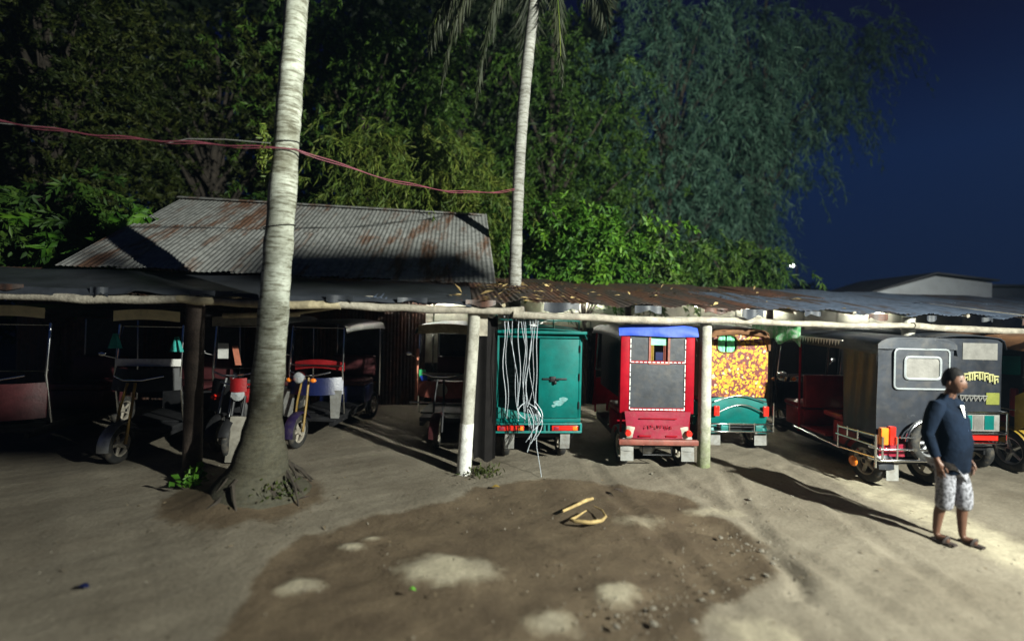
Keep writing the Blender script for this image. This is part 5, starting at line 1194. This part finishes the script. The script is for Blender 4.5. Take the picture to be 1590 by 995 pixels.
for i, (x, y, r_) in enumerate(ST):
    k = i % 4
    if i < 4: o = sm_[k].build('stone', 'stone'); so.append(o)
    else: o = dup(so[k])
    o.location = (x, y, -.005 + r_ * .2); r_ *= .6; o.scale = (r_, r_, r_); o.rotation_euler = (0, 0, i * 1.7)
    lab = {12: 'lone pale stone on dry ground between the mud and the black rickshaw', 13: 'lone white stone in front of the red rickshaw', 14: 'pale stone beside the long shadow of the person'}.get(i)
    lab = lab or ('loose stone in the heap at the bottom edge of the mud' if x < 1.46 else 'loose stone in the small group below the pothole' if x < 1.8 else 'loose stone along the broken pothole rim')
    tag(o, lab, 'stone', 'loose stones on the yard')
def gravel():
    n = 700; g = np.random.default_rng(5); cx = g.choice([1.1, 1.9, 2.2, 2.9, .9], n); cy = np.where(cx == 1.1, 3.2, np.where(cx == 1.9, 3.5, np.where(cx == 2.2, 4.2, np.where(cx == 2.9, 5.4, 3.15))))
    x = cx + g.normal(0, .35, n); y = cy + g.normal(0, .3, n); x[:300] = g.uniform(-4, 5, 300); y[:300] = g.uniform(2.5, 7, 300)
    s = g.uniform(.003, .010, n); b = MB()
    for i in range(n):
        p = (x[i], y[i], -.01); k = s[i]; a = g.uniform(0, 6)
        r4 = [(p[0] + k * math.cos(a + q) * g.uniform(.7, 1.2), p[1] + k * math.sin(a + q), p[2]) for q in (0, 1.57, 3.14, 4.71)] + [(p[0], p[1], p[2] + .012 + k * .8)]
        b.add(r4, [(0, 1, 4), (1, 2, 4), (2, 3, 4), (3, 0, 4)])
    o = b.build('gravel', 'stone'); o['kind'] = 'stuff'
gravel()
def ground_litter():
    n = 420; g = np.random.default_rng(21); x = g.uniform(-5, 5.5, n); y = g.uniform(2.7, 7.2, n); x[:120] = g.normal(-2.7, .6, 120); y[:120] = g.normal(5.0, .5, 120)
    d = g.normal(0, 1, (n, 3)); d[:, 2] *= .12
    o = leaves_mesh(np.stack([x, y, np.full(n, .03)], 1), np.tile([0, 0, 1.], (n, 1)) + g.normal(0, .3, (n, 3)), d, g.uniform(.015, .06, n), g.uniform(.008, .022, n), 'ground_leaf_litter', 'dry_litter'); o['kind'] = 'stuff'
ground_litter()
def litter(x, y, r_, mat, label, name='fallen_leaf', cat='leaf', rz=0.):
    m = MB().slab(lambda u, v: (x + r_ * ((u - .5) * 2 * math.cos(rz) - (v - .5) * math.sin(rz) * (1 - (2 * u - 1) ** 2)), y + r_ * ((u - .5) * 2 * math.sin(rz) + (v - .5) * math.cos(rz) * (1 - (2 * u - 1) ** 2)), .03 + .02 * math.sin(u * 3.1)), 6, 3, (0, 0, -.004)); tag(m.build(name, mat), label, cat)
litter(-.72, 3.46, .03, 'green_leaf_bright', 'tiny bright green leaf on the dark mud')
litter(-2.66, 5.62, .10, 'pale_board', 'pale dry leaf right of the thick palm', rz=.4)
litter(-2.33, 5.05, .11, 'dark_wood', 'dark curled leaf on the bare ground near the palm', rz=.7)
litter(-3.2, 3.41, .05, 'navy_paint', 'small dark scrap on the bare ground at lower left', 'scrap', 'scrap')
litter(-.15, 5.5, .05, 'yellow_panel', 'small yellow leaf at the edge of the mud', rz=.2)
litter(1.34, 5.47, .07, 'dark_wood', 'dark leaf above the tan palm stalk', rz=-.9)

# ------------------------------------------------------------------ humid night air
hz = MB().box(-60, 60, -8, 60, -1.2, 30).build('haze', 'stone'); hm_ = bpy.data.materials.new('haze'); hm_.use_nodes = True
hn = hm_.node_tree; hn.nodes.clear(); ho = hn.nodes.new('ShaderNodeOutputMaterial'); hv_ = hn.nodes.new('ShaderNodeVolumePrincipled')
hv_.inputs['Color'].default_value = (.42, .68, 1., 1); hv_.inputs['Density'].default_value = .0005; hv_.inputs['Anisotropy'].default_value = .2
hn.links.new(hv_.outputs[0], ho.inputs['Volume']); hz.data.materials.clear(); hz.data.materials.append(hm_); hz['kind'] = 'stuff'
